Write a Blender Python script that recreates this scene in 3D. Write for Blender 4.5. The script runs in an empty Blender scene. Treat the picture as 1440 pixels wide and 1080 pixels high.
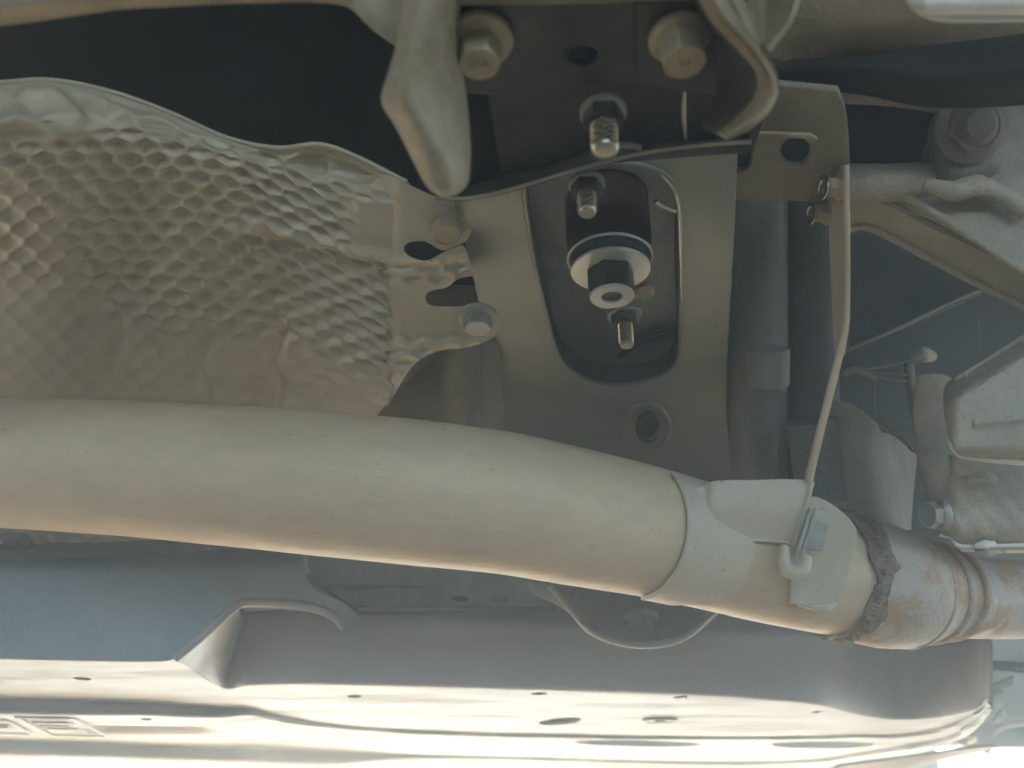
import bpy, bmesh, math, random
import numpy as np
from mathutils import Vector, Matrix, noise

random.seed(4)
S = bpy.context.scene
# ------------------------------------------------------------------ camera
CAM = Vector((0, 0, 0.12)); PITCH = math.radians(28); FPX = 1160.0
cam = bpy.data.cameras.new('camera'); camo = bpy.data.objects.new('camera', cam)
S.collection.objects.link(camo); S.camera = camo
cam.sensor_width = 36; cam.lens = FPX / 1440 * 36
cam.clip_start = 0.01; cam.clip_end = 3000
camo.location = CAM; camo.rotation_euler = (math.radians(90) + PITCH, 0, 0)
cam.dof.use_dof = True; cam.dof.focus_distance = 0.44; cam.dof.aperture_fstop = 9.5
# ------------------------------------------------------------------ sky, sun, exposure
SUN_EL, SUN_AZ = math.radians(22), math.radians(-10)      # azimuth measured from +Y towards +X
W = bpy.data.worlds.new('World'); S.world = W; W.use_nodes = True
wn = W.node_tree.nodes; wl = W.node_tree.links
bg = wn['Background']; sky = wn.new('ShaderNodeTexSky'); sky.sky_type = 'NISHITA'
sky.sun_disc = False; sky.sun_elevation = SUN_EL; sky.sun_rotation = SUN_AZ
wl.new(sky.outputs[0], bg.inputs[0]); bg.inputs[1].default_value = 0.105
sl = bpy.data.lights.new('sun', 'SUN'); sl.energy = 4.1; sl.angle = math.radians(0.5); sl.color = (1, .86, .67)
so = bpy.data.objects.new('sun', sl); S.collection.objects.link(so)
sd = Vector((math.sin(SUN_AZ) * math.cos(SUN_EL), math.cos(SUN_AZ) * math.cos(SUN_EL), math.sin(SUN_EL)))
so.rotation_euler = sd.to_track_quat('Z', 'Y').to_euler(); so.location = (0, 4, 3)
S.view_settings.view_transform = 'Standard'; S.view_settings.look = 'None'
S.view_settings.exposure = 3.82; S.view_settings.gamma = 1
S.cycles.max_bounces = 10; S.cycles.diffuse_bounces = 6; S.cycles.glossy_bounces = 4
S.cycles.volume_bounces = 1
S.cycles.use_denoising = True

# ------------------------------------------------------------------ picture rays -> places at a chosen distance
RT = Vector((1, 0, 0)); UPV = Vector((0, -math.sin(PITCH), math.cos(PITCH))); FW = Vector((0, math.cos(PITCH), math.sin(PITCH)))
DOWN = Vector((0, 0, -1))
def ray(x, y): return FW + RT * ((x - 720) / FPX) - UPV * ((y - 540) / FPX)
def U(x, y, d): return CAM + ray(x, y) * d
def HP(x, y, h):
    r = ray(x, y); return CAM + r * (h / r.z)
class Plane:
    def __init__(s, o, n): s.o = Vector(o); s.n = Vector(n).normalized()
    def at(s, x, y):
        r = ray(x, y); return CAM + r * ((s.o - CAM).dot(s.n) / r.dot(s.n))
def HPL(h): return Plane(CAM + Vector((0, 0, h)), DOWN)
def PL3(a, b, c):
    a, b, c = U(*a), U(*b), U(*c); n = (b - a).cross(c - a).normalized()
    if n.dot(a - CAM) > 0: n = -n
    return Plane(a, n)

# ------------------------------------------------------------------ materials
MATS = {}
def mat(name, col, rough=.5, metal=0., var=.18, vs=40, dust=None, damt=.4, ds=25, bump=.15, bs=500, spots=0., spec=.5, streak=None, coat=0., thr=(.46, .66)):
    if name in MATS: return MATS[name]
    m = bpy.data.materials.new(name); m.use_nodes = True; MATS[name] = m
    n = m.node_tree.nodes; l = m.node_tree.links; b = n['Principled BSDF']
    tc = n.new('ShaderNodeTexCoord'); mp = n.new('ShaderNodeMapping')
    geo = n.new('ShaderNodeNewGeometry'); l.new(geo.outputs['Position'], mp.inputs[0])
    if streak: mp.inputs['Scale'].default_value = streak
    co = mp.outputs[0]
    def nz(sc, det=4, r=.6):
        t = n.new('ShaderNodeTexNoise'); t.inputs['Scale'].default_value = sc; t.inputs['Detail'].default_value = det
        t.inputs['Roughness'].default_value = r; l.new(co, t.inputs['Vector']); return t
    a = nz(vs); c = tuple(col)
    if 'under' not in name: c = (c[0] * 1.03, c[1], c[2] * .94)
    if any(k in name for k in ('stainless', 'dusty_bracket', 'brown', 'emboss')):
        c = (c[0] * 1.03, c[1] * .98, c[2] * .88)
        if dust: dust = (dust[0] * 1.06, dust[1] * .99, dust[2] * .84)
    r1 = n.new('ShaderNodeMapRange'); r1.inputs[1].default_value = .3; r1.inputs[2].default_value = .7
    r1.inputs[3].default_value = 1 - var; r1.inputs[4].default_value = 1 + var; l.new(a.outputs[0], r1.inputs[0])
    mx = n.new('ShaderNodeMix'); mx.data_type = 'RGBA'; mx.blend_type = 'MULTIPLY'; mx.inputs[0].default_value = 1
    mx.inputs[6].default_value = (*c, 1); l.new(r1.outputs[0], mx.inputs[7]); out = mx.outputs[2]
    g2 = nz(vs * 14, 3, .7); rg = n.new('ShaderNodeMapRange'); rg.inputs[1].default_value = .3; rg.inputs[2].default_value = .7
    rg.inputs[3].default_value = 1 - var * .7; rg.inputs[4].default_value = 1 + var * .7; l.new(g2.outputs[0], rg.inputs[0])
    mg = n.new('ShaderNodeMix'); mg.data_type = 'RGBA'; mg.blend_type = 'MULTIPLY'; mg.inputs[0].default_value = 1; l.new(out, mg.inputs[6]); l.new(rg.outputs[0], mg.inputs[7]); out = mg.outputs[2]
    if dust:
        d = nz(ds, 6, .7); r2 = n.new('ShaderNodeMapRange'); r2.inputs[1].default_value = thr[0]; r2.inputs[2].default_value = thr[1]
        r2.inputs[4].default_value = damt; l.new(d.outputs[0], r2.inputs[0])
        m2 = n.new('ShaderNodeMix'); m2.data_type = 'RGBA'; l.new(r2.outputs[0], m2.inputs[0]); l.new(out, m2.inputs[6])
        m2.inputs[7].default_value = (*dust, 1); out = m2.outputs[2]
        r3 = n.new('ShaderNodeMapRange'); r3.inputs[3].default_value = rough; r3.inputs[4].default_value = min(1, rough + .35)
        l.new(r2.outputs[0], r3.inputs[0]); l.new(r3.outputs[0], b.inputs['Roughness'])
    else:
        f = nz(vs * 3, 5); r3 = n.new('ShaderNodeMapRange'); r3.inputs[3].default_value = rough * .75; r3.inputs[4].default_value = min(1, rough * 1.25)
        l.new(f.outputs[0], r3.inputs[0]); l.new(r3.outputs[0], b.inputs['Roughness'])
    if spots:
        v = nz(420, 2); rs = n.new('ShaderNodeMapRange'); rs.inputs[1].default_value = .69; rs.inputs[2].default_value = .73
        rs.inputs[4].default_value = spots; l.new(v.outputs[0], rs.inputs[0])
        m3 = n.new('ShaderNodeMix'); m3.data_type = 'RGBA'; l.new(rs.outputs[0], m3.inputs[0]); l.new(out, m3.inputs[6])
        m3.inputs[7].default_value = (c[0] * .3, c[1] * .27, c[2] * .24, 1); out = m3.outputs[2]
    l.new(out, b.inputs['Base Color'])
    b.inputs['Metallic'].default_value = metal; b.inputs['Specular IOR Level'].default_value = spec
    b.inputs['Coat Weight'].default_value = coat; b.inputs['Coat Roughness'].default_value = .15
    if bump:
        t = nz(bs, 5, .65); bp = n.new('ShaderNodeBump'); bp.inputs['Strength'].default_value = min(1, bump * 1.8); bp.inputs['Distance'].default_value = .0012
        l.new(t.outputs[0], bp.inputs['Height']); l.new(bp.outputs[0], b.inputs['Normal'])
    return m

TAN = (.40, .36, .29)
M_pipe = mat('dusty_stainless_steel', (.52, .43, .33), .5, .12, .09, 9, (.41, .31, .235), .4, 11, .16, 700, spots=.3, streak=(.35, 1, 1), spec=.3)
M_shield = mat('embossed_aluminium', (.45, .415, .345), .45, .2, .05, 30, (.38, .35, .29), .3, 22, .08, 500)
M_plate = mat('grey_painted_steel', (.21, .23, .215), .36, .4, .10, 30, (.30, .29, .25), .45, 22, .12, 600, spots=.4)
M_dark = mat('black_painted_steel', (.022, .024, .022), .45, .1, .25, 30, (.085, .085, .075), .35, 30, .15, 500)
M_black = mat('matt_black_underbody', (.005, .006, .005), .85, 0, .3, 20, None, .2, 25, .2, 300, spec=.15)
M_brk = mat('dusty_bracket_steel', (.31, .275, .215), .5, .2, .16, 60, (.20, .17, .13), .6, 55, .35, 260, spots=.5)
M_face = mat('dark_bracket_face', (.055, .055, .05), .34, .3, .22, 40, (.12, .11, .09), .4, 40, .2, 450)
M_zinc = mat('yellow_zinc_bolt', (.42, .36, .255), .36, .6, .14, 120, (.42, .36, .27), .5, 90, .3, 900)
M_zincg = mat('grey_zinc_bolt', (.33, .325, .29), .4, .45, .14, 120, (.36, .33, .27), .4, 90, .15, 900)
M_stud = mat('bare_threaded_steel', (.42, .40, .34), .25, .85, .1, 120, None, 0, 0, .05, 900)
M_nutd = mat('blackened_nut_steel', (.05, .052, .048), .35, .5, .2, 100, None, 0, 0, .1, 900)
M_alu = mat('machined_washer_steel', (.50, .51, .50), .38, .3, .06, 80, None, 0, 0, .05, 900)
M_inner = mat('inner_pan_paint', (.24, .26, .245), .34, .1, .25, 30, (.16, .165, .155), .4, 30, .15, 500)
M_brown = mat('brown_dusty_casting', (.24, .195, .14), .6, .1, .2, 30, (.32, .27, .2), .5, 40, .4, 350, spots=.4)
M_lug = mat('grey_green_steel_plate', (.45, .39, .295), .5, .1, .09, 20, (.49, .43, .34), .5, 24, .15, 600, spots=.6)
M_red = mat('dark_red_rubber', (.040, .013, .010), .55, 0, .2, 60, (.06, .03, .025), .3, 40, .2, 600)
M_rub = mat('black_rubber', (.018, .019, .019), .5, 0, .2, 60, None, 0, 0, .2, 600)
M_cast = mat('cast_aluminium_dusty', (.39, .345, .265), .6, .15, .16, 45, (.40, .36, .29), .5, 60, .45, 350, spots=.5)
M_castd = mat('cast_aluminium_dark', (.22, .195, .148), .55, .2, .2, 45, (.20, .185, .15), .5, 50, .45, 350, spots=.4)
M_cover = mat('light_cover_plastic', (.75, .72, .66), .55, 0, .06, 30, (.44, .40, .33), .4, 25, .05, 500)
M_panel = mat('painted_underfloor_panel', (.27, .262, .25), .45, 0, .05, 9, (.21, .19, .165), .5, 22, .06, 300, spots=.4, streak=(.25, 1, 1))
M_grey = mat('grey_underbody_steel', (.20, .235, .25), .5, .1, .10, 15, (.27, .28, .27), .4, 12, .1, 400)
M_tube = mat('grey_dusty_tube', (.135, .135, .12), .5, .2, .2, 15, (.24, .22, .19), .5, 30, .2, 400, streak=(1, 1, .3))
M_beam = mat('dull_black_beam', (.022, .021, .018), .75, 0, .2, 25, (.05, .045, .036), .4, 30, .3, 300, spec=.2)
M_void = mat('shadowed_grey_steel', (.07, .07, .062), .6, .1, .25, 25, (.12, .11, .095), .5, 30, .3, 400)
M_weld = mat('burnt_weld_steel', (.13, .095, .065), .5, .3, .5, 260, (.36, .27, .18), .8, 150, .6, 600)
M_scale = mat('heat_scaled_steel', (.40, .355, .30), .5, .2, .14, 26, (.43, .255, .13), .95, 34, .4, 400, spots=.5, thr=(.47, .56))
M_wire = mat('grey_wire_loom', (.16, .15, .125), .6, 0, .2, 100, None, 0, 0, .1, 500)
M_wrap = mat('woven_foil_wrap', (.20, .20, .18), .4, .5, .3, 600, None, 0, 0, .6, 1200)
M_grnd = mat('pale_concrete', (.60, .505, .395), .9, 0, .10, 3, (.52, .44, .34), .5, 8, .5, 60)

# ------------------------------------------------------------------ builders
COL = S.collection
def tag(o, label=None, cat=None, group=None, kind=None):
    for k, v in (('label', label), ('category', cat), ('group', group), ('kind', kind)):
        if v: o[k] = v
    return o
def thing(name, loc, label, cat, group=None):
    o = bpy.data.objects.new(name, None); COL.objects.link(o); o.location = loc; o.empty_display_size = .01
    return tag(o, label, cat, group)
def mesh_obj(name, V, F, m, parent=None, ang=32, smooth=True):
    V = np.asarray(V, float); c = (V.min(0) + V.max(0)) / 2
    me = bpy.data.meshes.new(name); me.from_pydata((V - c).tolist(), [], [list(map(int, f)) for f in F]); me.materials.append(m)
    bm = bmesh.new(); bm.from_mesh(me); bmesh.ops.recalc_face_normals(bm, faces=bm.faces)
    for f in bm.faces: f.smooth = smooth
    if smooth:
        A = math.radians(ang)
        for e in bm.edges:
            e.smooth = len(e.link_faces) == 2 and e.calc_face_angle(0) < A
    bm.to_mesh(me); bm.free()
    o = bpy.data.objects.new(name, me); COL.objects.link(o)
    o.location = Vector(c) - (parent.matrix_world.translation if False else (Vector(parent['_w']) if parent and '_w' in parent else (parent.location if parent else Vector((0, 0, 0)))))
    if parent: o.parent = parent
    o['_w'] = tuple(c)
    return o
def cr(pts, per=8, closed=True):
    """smooth outline through points; a third item marks a corner"""
    P = [(p[0], p[1]) for p in pts]; C = [len(p) > 2 for p in pts]; n = len(P); out = []
    for i in range(n if closed else n - 1):
        p1, p2 = P[i], P[(i + 1) % n]
        p0 = p1 if C[i] or (not closed and i == 0) else P[(i - 1) % n]
        p3 = p2 if C[(i + 1) % n] or (not closed and i == n - 2) else P[(i + 2) % n]
        if C[i] and C[(i + 1) % n]: out.append(p1); continue
        for k in range(per):
            t = k / per; t2, t3 = t * t, t * t * t
            out.append(tuple(.5 * (2 * p1[j] + (p2[j] - p0[j]) * t + (2 * p0[j] - 5 * p1[j] + 4 * p2[j] - p3[j]) * t2 + (3 * p1[j] - p0[j] - 3 * p2[j] + p3[j]) * t3) for j in (0, 1)))
    if not closed: out.append(P[-1])
    return out
def ell(cx, cy, rx, ry, n=12, rot=0):
    c, s = math.cos(rot), math.sin(rot)
    return [(cx + rx * math.cos(a) * c - ry * math.sin(a) * s, cy + rx * math.cos(a) * s + ry * math.sin(a) * c) for a in [2 * math.pi * i / n for i in range(n)]]
def plate(name, pts, pl, th, m, parent=None, holes=(), bev=.0006, per=8):
    """flat sheet with the given outline and real holes, rounded edges, thickness going away from the camera"""
    n = pl.n; e1 = n.cross(Vector((0, .3, 1))).normalized(); e2 = n.cross(e1); o3 = pl.o
    V = []; F = []; caps = []
    for ri, ring in enumerate([pts] + list(holes)):
        q = [pl.at(x, y) - o3 for x, y in cr(ring, per)]; q = np.array([(v.dot(e1), v.dot(e2)) for v in q])
        keep = [i for i in range(len(q)) if np.linalg.norm(q[i] - q[i - 1]) > 1e-6]; q = q[keep]; k = len(q)
        area = .5 * sum(q[i][0] * q[(i + 1) % k][1] - q[(i + 1) % k][0] * q[i][1] for i in range(k))
        if (area < 0) != (ri > 0): q = q[::-1]
        t = np.roll(q, -1, 0) - q; t /= np.linalg.norm(t, axis=1, keepdims=True); t0 = np.roll(t, 1, 0)
        nn = np.stack([-(t[:, 1] + t0[:, 1]), t[:, 0] + t0[:, 0]], 1); L = np.linalg.norm(nn, axis=1, keepdims=True); nn /= np.maximum(L, .3)
        nn *= np.minimum(2 / np.maximum(L, .6), 1.6)
        lev = [(bev, 0), (bev * .3, bev * .3), (0, bev), (0, th - bev), (bev, th)]
        base = len(V)
        for ins, z in lev: V += [o3 + e1 * p[0] + e2 * p[1] - n * z for p in (q + nn * ins)]
        for j in range(len(lev) - 1):
            for i in range(k): a, b2 = base + j * k + i, base + j * k + (i + 1) % k; F.append((a, b2, b2 + k, a + k))
        caps.append((base, base + (len(lev) - 1) * k, q + nn * bev, k))
    from mathutils.geometry import tessellate_polygon
    tri = tessellate_polygon([[Vector((p[0], p[1], 0)) for p in c[2]] for c in caps])
    for which in (0, 1):
        mp = []
        for c in caps: mp += list(range(c[which], c[which] + c[3]))
        F += [[mp[i] for i in t] for t in tri]
    o = mesh_obj(name, V, F, m, parent, 40)
    for p in o.data.polygons:
        if abs(p.normal.dot(n)) > .999: p.use_smooth = False
    return o
def weld(V, F):
    key = {}; idx = []; out = []
    for v in V:
        k = (round(v[0], 6), round(v[1], 6), round(v[2], 6))
        if k not in key: key[k] = len(out); out.append(tuple(v))
        idx.append(key[k])
    G = []
    for f in F:
        g = []
        for i in f:
            j = idx[i]
            if j not in g: g.append(j)
        if len(g) > 2: G.append(g)
    return out, G
def crs(A, t):
    """catmull-rom along axis 0 of array A at parameters t (0..len-1)"""
    n = len(A); i = np.clip(np.floor(t).astype(int), 0, n - 2); f = (t - i).reshape(-1, *([1] * (A.ndim - 1)))
    p1, p2 = A[i], A[i + 1]; p0 = np.where((i > 0).reshape(f.shape), A[np.maximum(i - 1, 0)], 2 * p1 - p2)
    p3 = np.where((i < n - 2).reshape(f.shape), A[np.minimum(i + 2, n - 1)], 2 * p2 - p1)
    return .5 * (2 * p1 + (p2 - p0) * f + (2 * p0 - 5 * p1 + 4 * p2 - p3) * f ** 2 + (3 * p1 - p0 - 3 * p2 + p3) * f ** 3)
def refine(n, total, sharp, k=None):
    return np.linspace(0, n - 1, total)
def normals(P):
    du = np.gradient(P, axis=0); dv = np.gradient(P, axis=1); N = np.cross(du, dv)
    N /= np.linalg.norm(N, axis=2, keepdims=True) + 1e-12
    c = np.array(CAM); s = np.sign(((c - P) * N).sum(2).mean()); return N * (s if s else 1)
def loft_pts(cols, nx, ny, sharp=False):
    A = np.array([[list(U(*p)) for p in c] for c in cols])            # [cols, rows, 3]
    A = crs(A, np.linspace(0, len(A) - 1, nx)) if len(A) > 2 else A[0][None] + (A[1] - A[0])[None] * np.linspace(0, 1, nx)[:, None, None]
    B = np.swapaxes(A, 0, 1)
    t = np.linspace(0, len(B) - 1, ny)
    if sharp:                                                          # straight runs with rounded corners
        i = np.clip(np.floor(t).astype(int), 0, len(B) - 2); f = (t - i)[:, None, None]
        C = B[i] * (1 - f) + B[i + 1] * f
        for _ in range(sharp): C[1:-1] = .25 * C[:-2] + .5 * C[1:-1] + .25 * C[2:]
        B = C
    else: B = crs(B, t) if len(B) > 2 else B[0][None] + (B[1] - B[0])[None] * np.linspace(0, 1, ny)[:, None, None]
    return np.swapaxes(B, 0, 1)
def sheet(name, P, m, parent=None, th=.0015, disp=None, ang=60, holes=()):
    nx, ny = P.shape[:2]
    if disp is not None: P = P + normals(P) * disp[..., None]
    drop = np.zeros((nx - 1, ny - 1), bool)
    for c, ru, rv, slot in holes:                   # real holes: grid points pulled onto the rim, cells inside left out
        q = P - np.array(c); u = q @ np.array(AX); v = q @ np.array(AY); L = max(0, ru - rv) if slot else 0
        uu_ = u - np.clip(u, -L, L); r = np.hypot(uu_ / (rv if slot else ru), v / rv); ins = r < 1
        n4 = ins[:-1, :-1].astype(int) + ins[1:, :-1] + ins[:-1, 1:] + ins[1:, 1:]; drop |= n4 == 4
        mix = (n4 > 0) & (n4 < 4); touch = np.zeros((nx, ny), bool)
        for a in (0, 1):
            for b in (0, 1): touch[a:nx - 1 + a, b:ny - 1 + b] |= mix
        mv = touch & ins; k = (1 / np.maximum(r, .15) - 1)[..., None]
        P = np.where(mv[..., None], P + k * (uu_[..., None] * np.array(AX) + v[..., None] * np.array(AY)), P)
    Q = P - normals(P) * th
    V = np.concatenate([P.reshape(-1, 3), Q.reshape(-1, 3)]); o = nx * ny; F = []; E = {}
    for i in range(nx - 1):
        for j in range(ny - 1):
            if drop[i, j]: continue
            a = i * ny + j; f = (a, a + ny, a + ny + 1, a + 1); F.append(f); F.append((o + a, o + a + 1, o + a + ny + 1, o + a + ny))
            for x, y in zip(f, f[1:] + f[:1]):
                if (y, x) in E: del E[(y, x)]
                else: E[(x, y)] = 1
    for a, b in E: F.append((a, b, o + b, o + a))
    used = np.zeros(len(V), bool)
    for f in F: used[list(f)] = True
    ix = np.cumsum(used) - 1; V = V[used]; F = [tuple(ix[list(f)]) for f in F]
    return mesh_obj(name, V, F, m, parent, ang)
def loft(name, cols, m, parent=None, nx=40, ny=40, th=.0015, sharp=False, disp=None, lump=0, ls=30, ang=60):
    P = loft_pts(cols, nx, ny, sharp); D = None
    if lump: D = np.array([[noise.noise(Vector(p) * ls) * lump for p in r] for r in P])
    if disp is not None: D = (0 if D is None else D) + disp(P)
    return sheet(name, P, m, parent, th, D, ang)
def sweep(name, pts, rad, m, parent=None, ns=24, nr=60, smooth=True, disp=None, world=False, flat=1., cap=True, ang=45, nref=None):
    A = np.array([list(p if world else U(*p)) for p in pts]); R = np.array(rad if hasattr(rad, '__len__') else [rad] * len(pts), float)
    t = np.linspace(0, len(A) - 1, nr)
    if len(A) > 2: A = crs(A, t); R = np.interp(t, np.arange(len(R)), R)
    else: A = A[0] + (A[1] - A[0]) * t[:, None]; R = np.interp(t, [0, 1], R)
    T = np.gradient(A, axis=0); T /= np.linalg.norm(T, axis=1, keepdims=True)
    n = np.array(nref if nref is not None else (0, -.5, -.9), float); V = []
    for i in range(nr):
        n = n - T[i] * n.dot(T[i]); n /= np.linalg.norm(n); b = np.cross(T[i], n)
        for k in range(ns):
            a = 2 * math.pi * k / ns; r = R[i] + (disp(i / (nr - 1), a) if disp else 0)
            V.append(A[i] + n * math.cos(a) * r * flat + b * math.sin(a) * r)
    F = [(i * ns + k, i * ns + (k + 1) % ns, (i + 1) * ns + (k + 1) % ns, (i + 1) * ns + k) for i in range(nr - 1) for k in range(ns)]
    if cap: F += [list(range(ns))[::-1], [(nr - 1) * ns + k for k in range(ns)]]
    return mesh_obj(name, V, F, m, parent, ang)
def frame(ax):
    ax = Vector(ax).normalized(); x = ax.cross(Vector((.13, .9, .2))).normalized(); return ax, x, ax.cross(x)
def lathe(name, c, ax, prof, m, parent=None, ns=48, hexr=None, rot=0, disp=None, ang=28):
    """profile (radius, height along axis); hexr = across-corner radius that clips the outline to a hexagon"""
    ax, x, y = frame(ax); V = []
    for r, z in prof:
        for k in range(ns):
            a = 2 * math.pi * k / ns; rr = r
            if hexr:
                q = (a + math.pi / 6) % (math.pi / 3) - math.pi / 6
                rr = min(r, hexr * math.cos(math.pi / 6) / math.cos(q))
            if disp: rr += disp(z, a)
            V.append(Vector(c) + ax * z + x * math.cos(a + rot) * rr + y * math.sin(a + rot) * rr)
    n = len(prof); F = [(i * ns + k, i * ns + (k + 1) % ns, (i + 1) * ns + (k + 1) % ns, (i + 1) * ns + k) for i in range(n - 1) for k in range(ns)]
    F += [list(range(ns))[::-1], [(n - 1) * ns + k for k in range(ns)]]
    return mesh_obj(name, V, F, m, parent, ang)
def hexprof(R, h, dome=0.):
    return [(R, 0), (R, h * .8), (R * .97, h * .87), (R * .90, h * .96), (R * .84, h), (R * .80, h), (R * .76, h - .0003), (R * .5, h - .0003 + dome), (R * .01, h - .0003 + dome)]
def discprof(r, t, e=.0005): return [(r - e, 0), (r, e), (r, t - e), (r - e * .3, t - e * .2), (r - e, t), (r * .3, t)]
def flange_bolt(name, c, ax, fr, hr, h, m, label, group=None, washer=None, rot=0, ft=.002, dome=0, cat='bolt', marks=0):
    ax = Vector(ax).normalized(); t = thing(name, c, label, cat, group); z = 0
    if washer: lathe('washer', c, ax, discprof(washer, .0018), m, t); z = .0018
    lathe('flange', c + ax * z, ax, [(fr - .0004, 0), (fr, .0004), (fr, ft * .6), (fr - .0004, ft), (hr * 1.0, ft + .0012)], m, t)
    lathe('hex_head', c + ax * (z + ft * .5), ax, hexprof(hr, h, dome), m, t, 60, hr, rot)
    if marks:
        a, x, y = frame(ax); top = c + ax * (z + ft * .5 + h + .0001)
        for k in range(marks):
            u = (k - (marks - 1) / 2) * hr * .28
            q = [top + x * (u + dx * hr) + y * (dy * hr) for dx, dy in ((-.08, -.1), (.06, -.12), (.08, 0), (-.05, .02), (-.07, .13), (.07, .12))]
            sweep('stamp_mark', q, .00025, m, t, 6, 20, world=True)
    return t
def thread(name, c, ax, r, L, m, parent=None, pitch=.0013, rot=0):
    """stud with a real helical ridge"""
    prof = [(r, z) for z in np.linspace(0, L - .0012, int(L / pitch * 6))] + [(r * .86, L - .0003), (r * .8, L), (r * .3, L)]
    return lathe(name, c, ax, prof, m, parent, 32, None, 0,
                 lambda z, a: (-.20 * r * (1 + math.cos(2 * math.pi * (z / pitch) - a)) if z < L - .0014 else 0), 50)
def stud_nut(name, c, ax, fr, hr, h, r, L, label, mh=None, rot=0, group='threaded studs with nuts', mt=None):
    t = thing(name, c, label, 'stud', group)
    lathe('nut_flange', c, ax, discprof(fr, .0022), mt or M_zincg, t)
    lathe('hex_nut', c + Vector(ax) * .0018, ax, hexprof(hr, h), mh or M_nutd, t, 60, hr, rot)
    thread('threaded_end', c + Vector(ax) * h * .9, ax, r, L, M_stud if mt is None else mt, t)
    return t
def struct(o): o['kind'] = 'structure'; return o
YAW = math.radians(19); AX = Vector((math.cos(YAW), math.sin(YAW), 0)); AY = Vector((-math.sin(YAW), math.cos(YAW), 0))

def bendplate(name, pts, base, m, parent, th, step=4.5, fn=None, holes=()):
    """outlined sheet that follows depth function base(x, y) in picture space, meshed finely"""
    ring = cr(pts, 5); bm = bmesh.new(); vs = [bm.verts.new((x, y, 0)) for x, y in ring]
    for a, b in zip(vs, vs[1:] + vs[:1]): bm.edges.new((a, b))
    bmesh.ops.triangle_fill(bm, use_beauty=True, edges=bm.edges[:])
    for _ in range(6):
        es = [e for e in bm.edges if e.calc_length() > step * 1.6]
        if not es: break
        bmesh.ops.subdivide_edges(bm, edges=es, cuts=1); bmesh.ops.triangulate(bm, faces=bm.faces[:]); bmesh.ops.beautify_fill(bm, faces=bm.faces[:], edges=[e for e in bm.edges if len(e.link_faces) == 2])
    V = [v.co.copy() for v in bm.verts]; bm.verts.index_update(); F = [[v.index for v in f.verts] for f in bm.faces]
    be = [(e.verts[0].index, e.verts[1].index) for e in bm.edges if len(e.link_faces) == 1]; bm.free()
    front = [U(v.x, v.y, base(v.x, v.y)) for v in V]; back = [U(v.x, v.y, base(v.x, v.y) + th) for v in V]; n = len(V)
    F2 = F + [[n + i for i in f[::-1]] for f in F] + [[a, b, n + b, n + a] for a, b in be]
    return mesh_obj(name, front + back, F2, m, parent, 45)
def sm(x, a, b): t = np.clip((x - a) / (b - a), 0, 1); return t * t * (3 - 2 * t)
# ================================================================== setting: ground, car underbody above everything
def box(name, x0, x1, y0, y1, z0, z1, m, parent=None):
    V = [(x, y, z) for x in (x0, x1) for y in (y0, y1) for z in (z0, z1)]
    F = [(0, 1, 3, 2), (4, 6, 7, 5), (0, 4, 5, 1), (2, 3, 7, 6), (0, 2, 6, 4), (1, 5, 7, 3)]
    return mesh_obj(name, V, F, m, parent, smooth=False)
# ground slope added so more sun reaches under the far side of the car
gy = [(-40, .13), (-1.25, .13), (8, -.82), (40, -.82)]
struct(mesh_obj('ground', [(x, y, z) for y, z in gy for x in (-40, 40)], [(0, 1, 3, 2), (2, 3, 5, 4), (4, 5, 7, 6)], M_grnd, smooth=False))
def slab(name, u0, u1, v0, v1, z0, z1, m):
    """box laid out along the car (u) and across it (v)"""
    V = [AX * u + AY * v + Vector((0, 0, z)) for u in (u0, u1) for v in (v0, v1) for z in (z0, z1)]
    F = [(0, 1, 3, 2), (4, 6, 7, 5), (0, 4, 5, 1), (2, 3, 7, 6), (0, 2, 6, 4), (1, 5, 7, 3)]
    return mesh_obj(name, V, F, m, None, smooth=False)
VE = 1.54
tag(slab('floor_pan', -2.6, 2.8, -1.0, VE + .06, .55, .60, M_black), 'matt black car floor pan above the exhaust and brackets', 'floor pan')
tag(slab('body_side', -2.6, 1.5, VE, VE + .05, .185, .548, M_grey), 'grey outer body side standing beyond the pale underfloor panel', 'body side')
tag(slab('sill_floor', -2.6, 1.4, .80, VE - .004, .285, .295, M_black), 'matt black sill floor closed in above the pale panel', 'sill floor')
tag(slab('wing_side', 1.505, 2.8, VE, VE + .05, .27, .548, M_grey), 'grey outer wing side right of the body side, above the bright gap', 'wing side')

# ================================================================== pale underfloor panel along the bottom
def fy(y): return ray(720, y).z
def dh(y, h): return h / fy(y)
T = thing('underfloor_panel', U(700, 1000, .8), 'pale stepped underfloor panel sunlit along the bottom of the picture', 'panel')
PC = []
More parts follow.
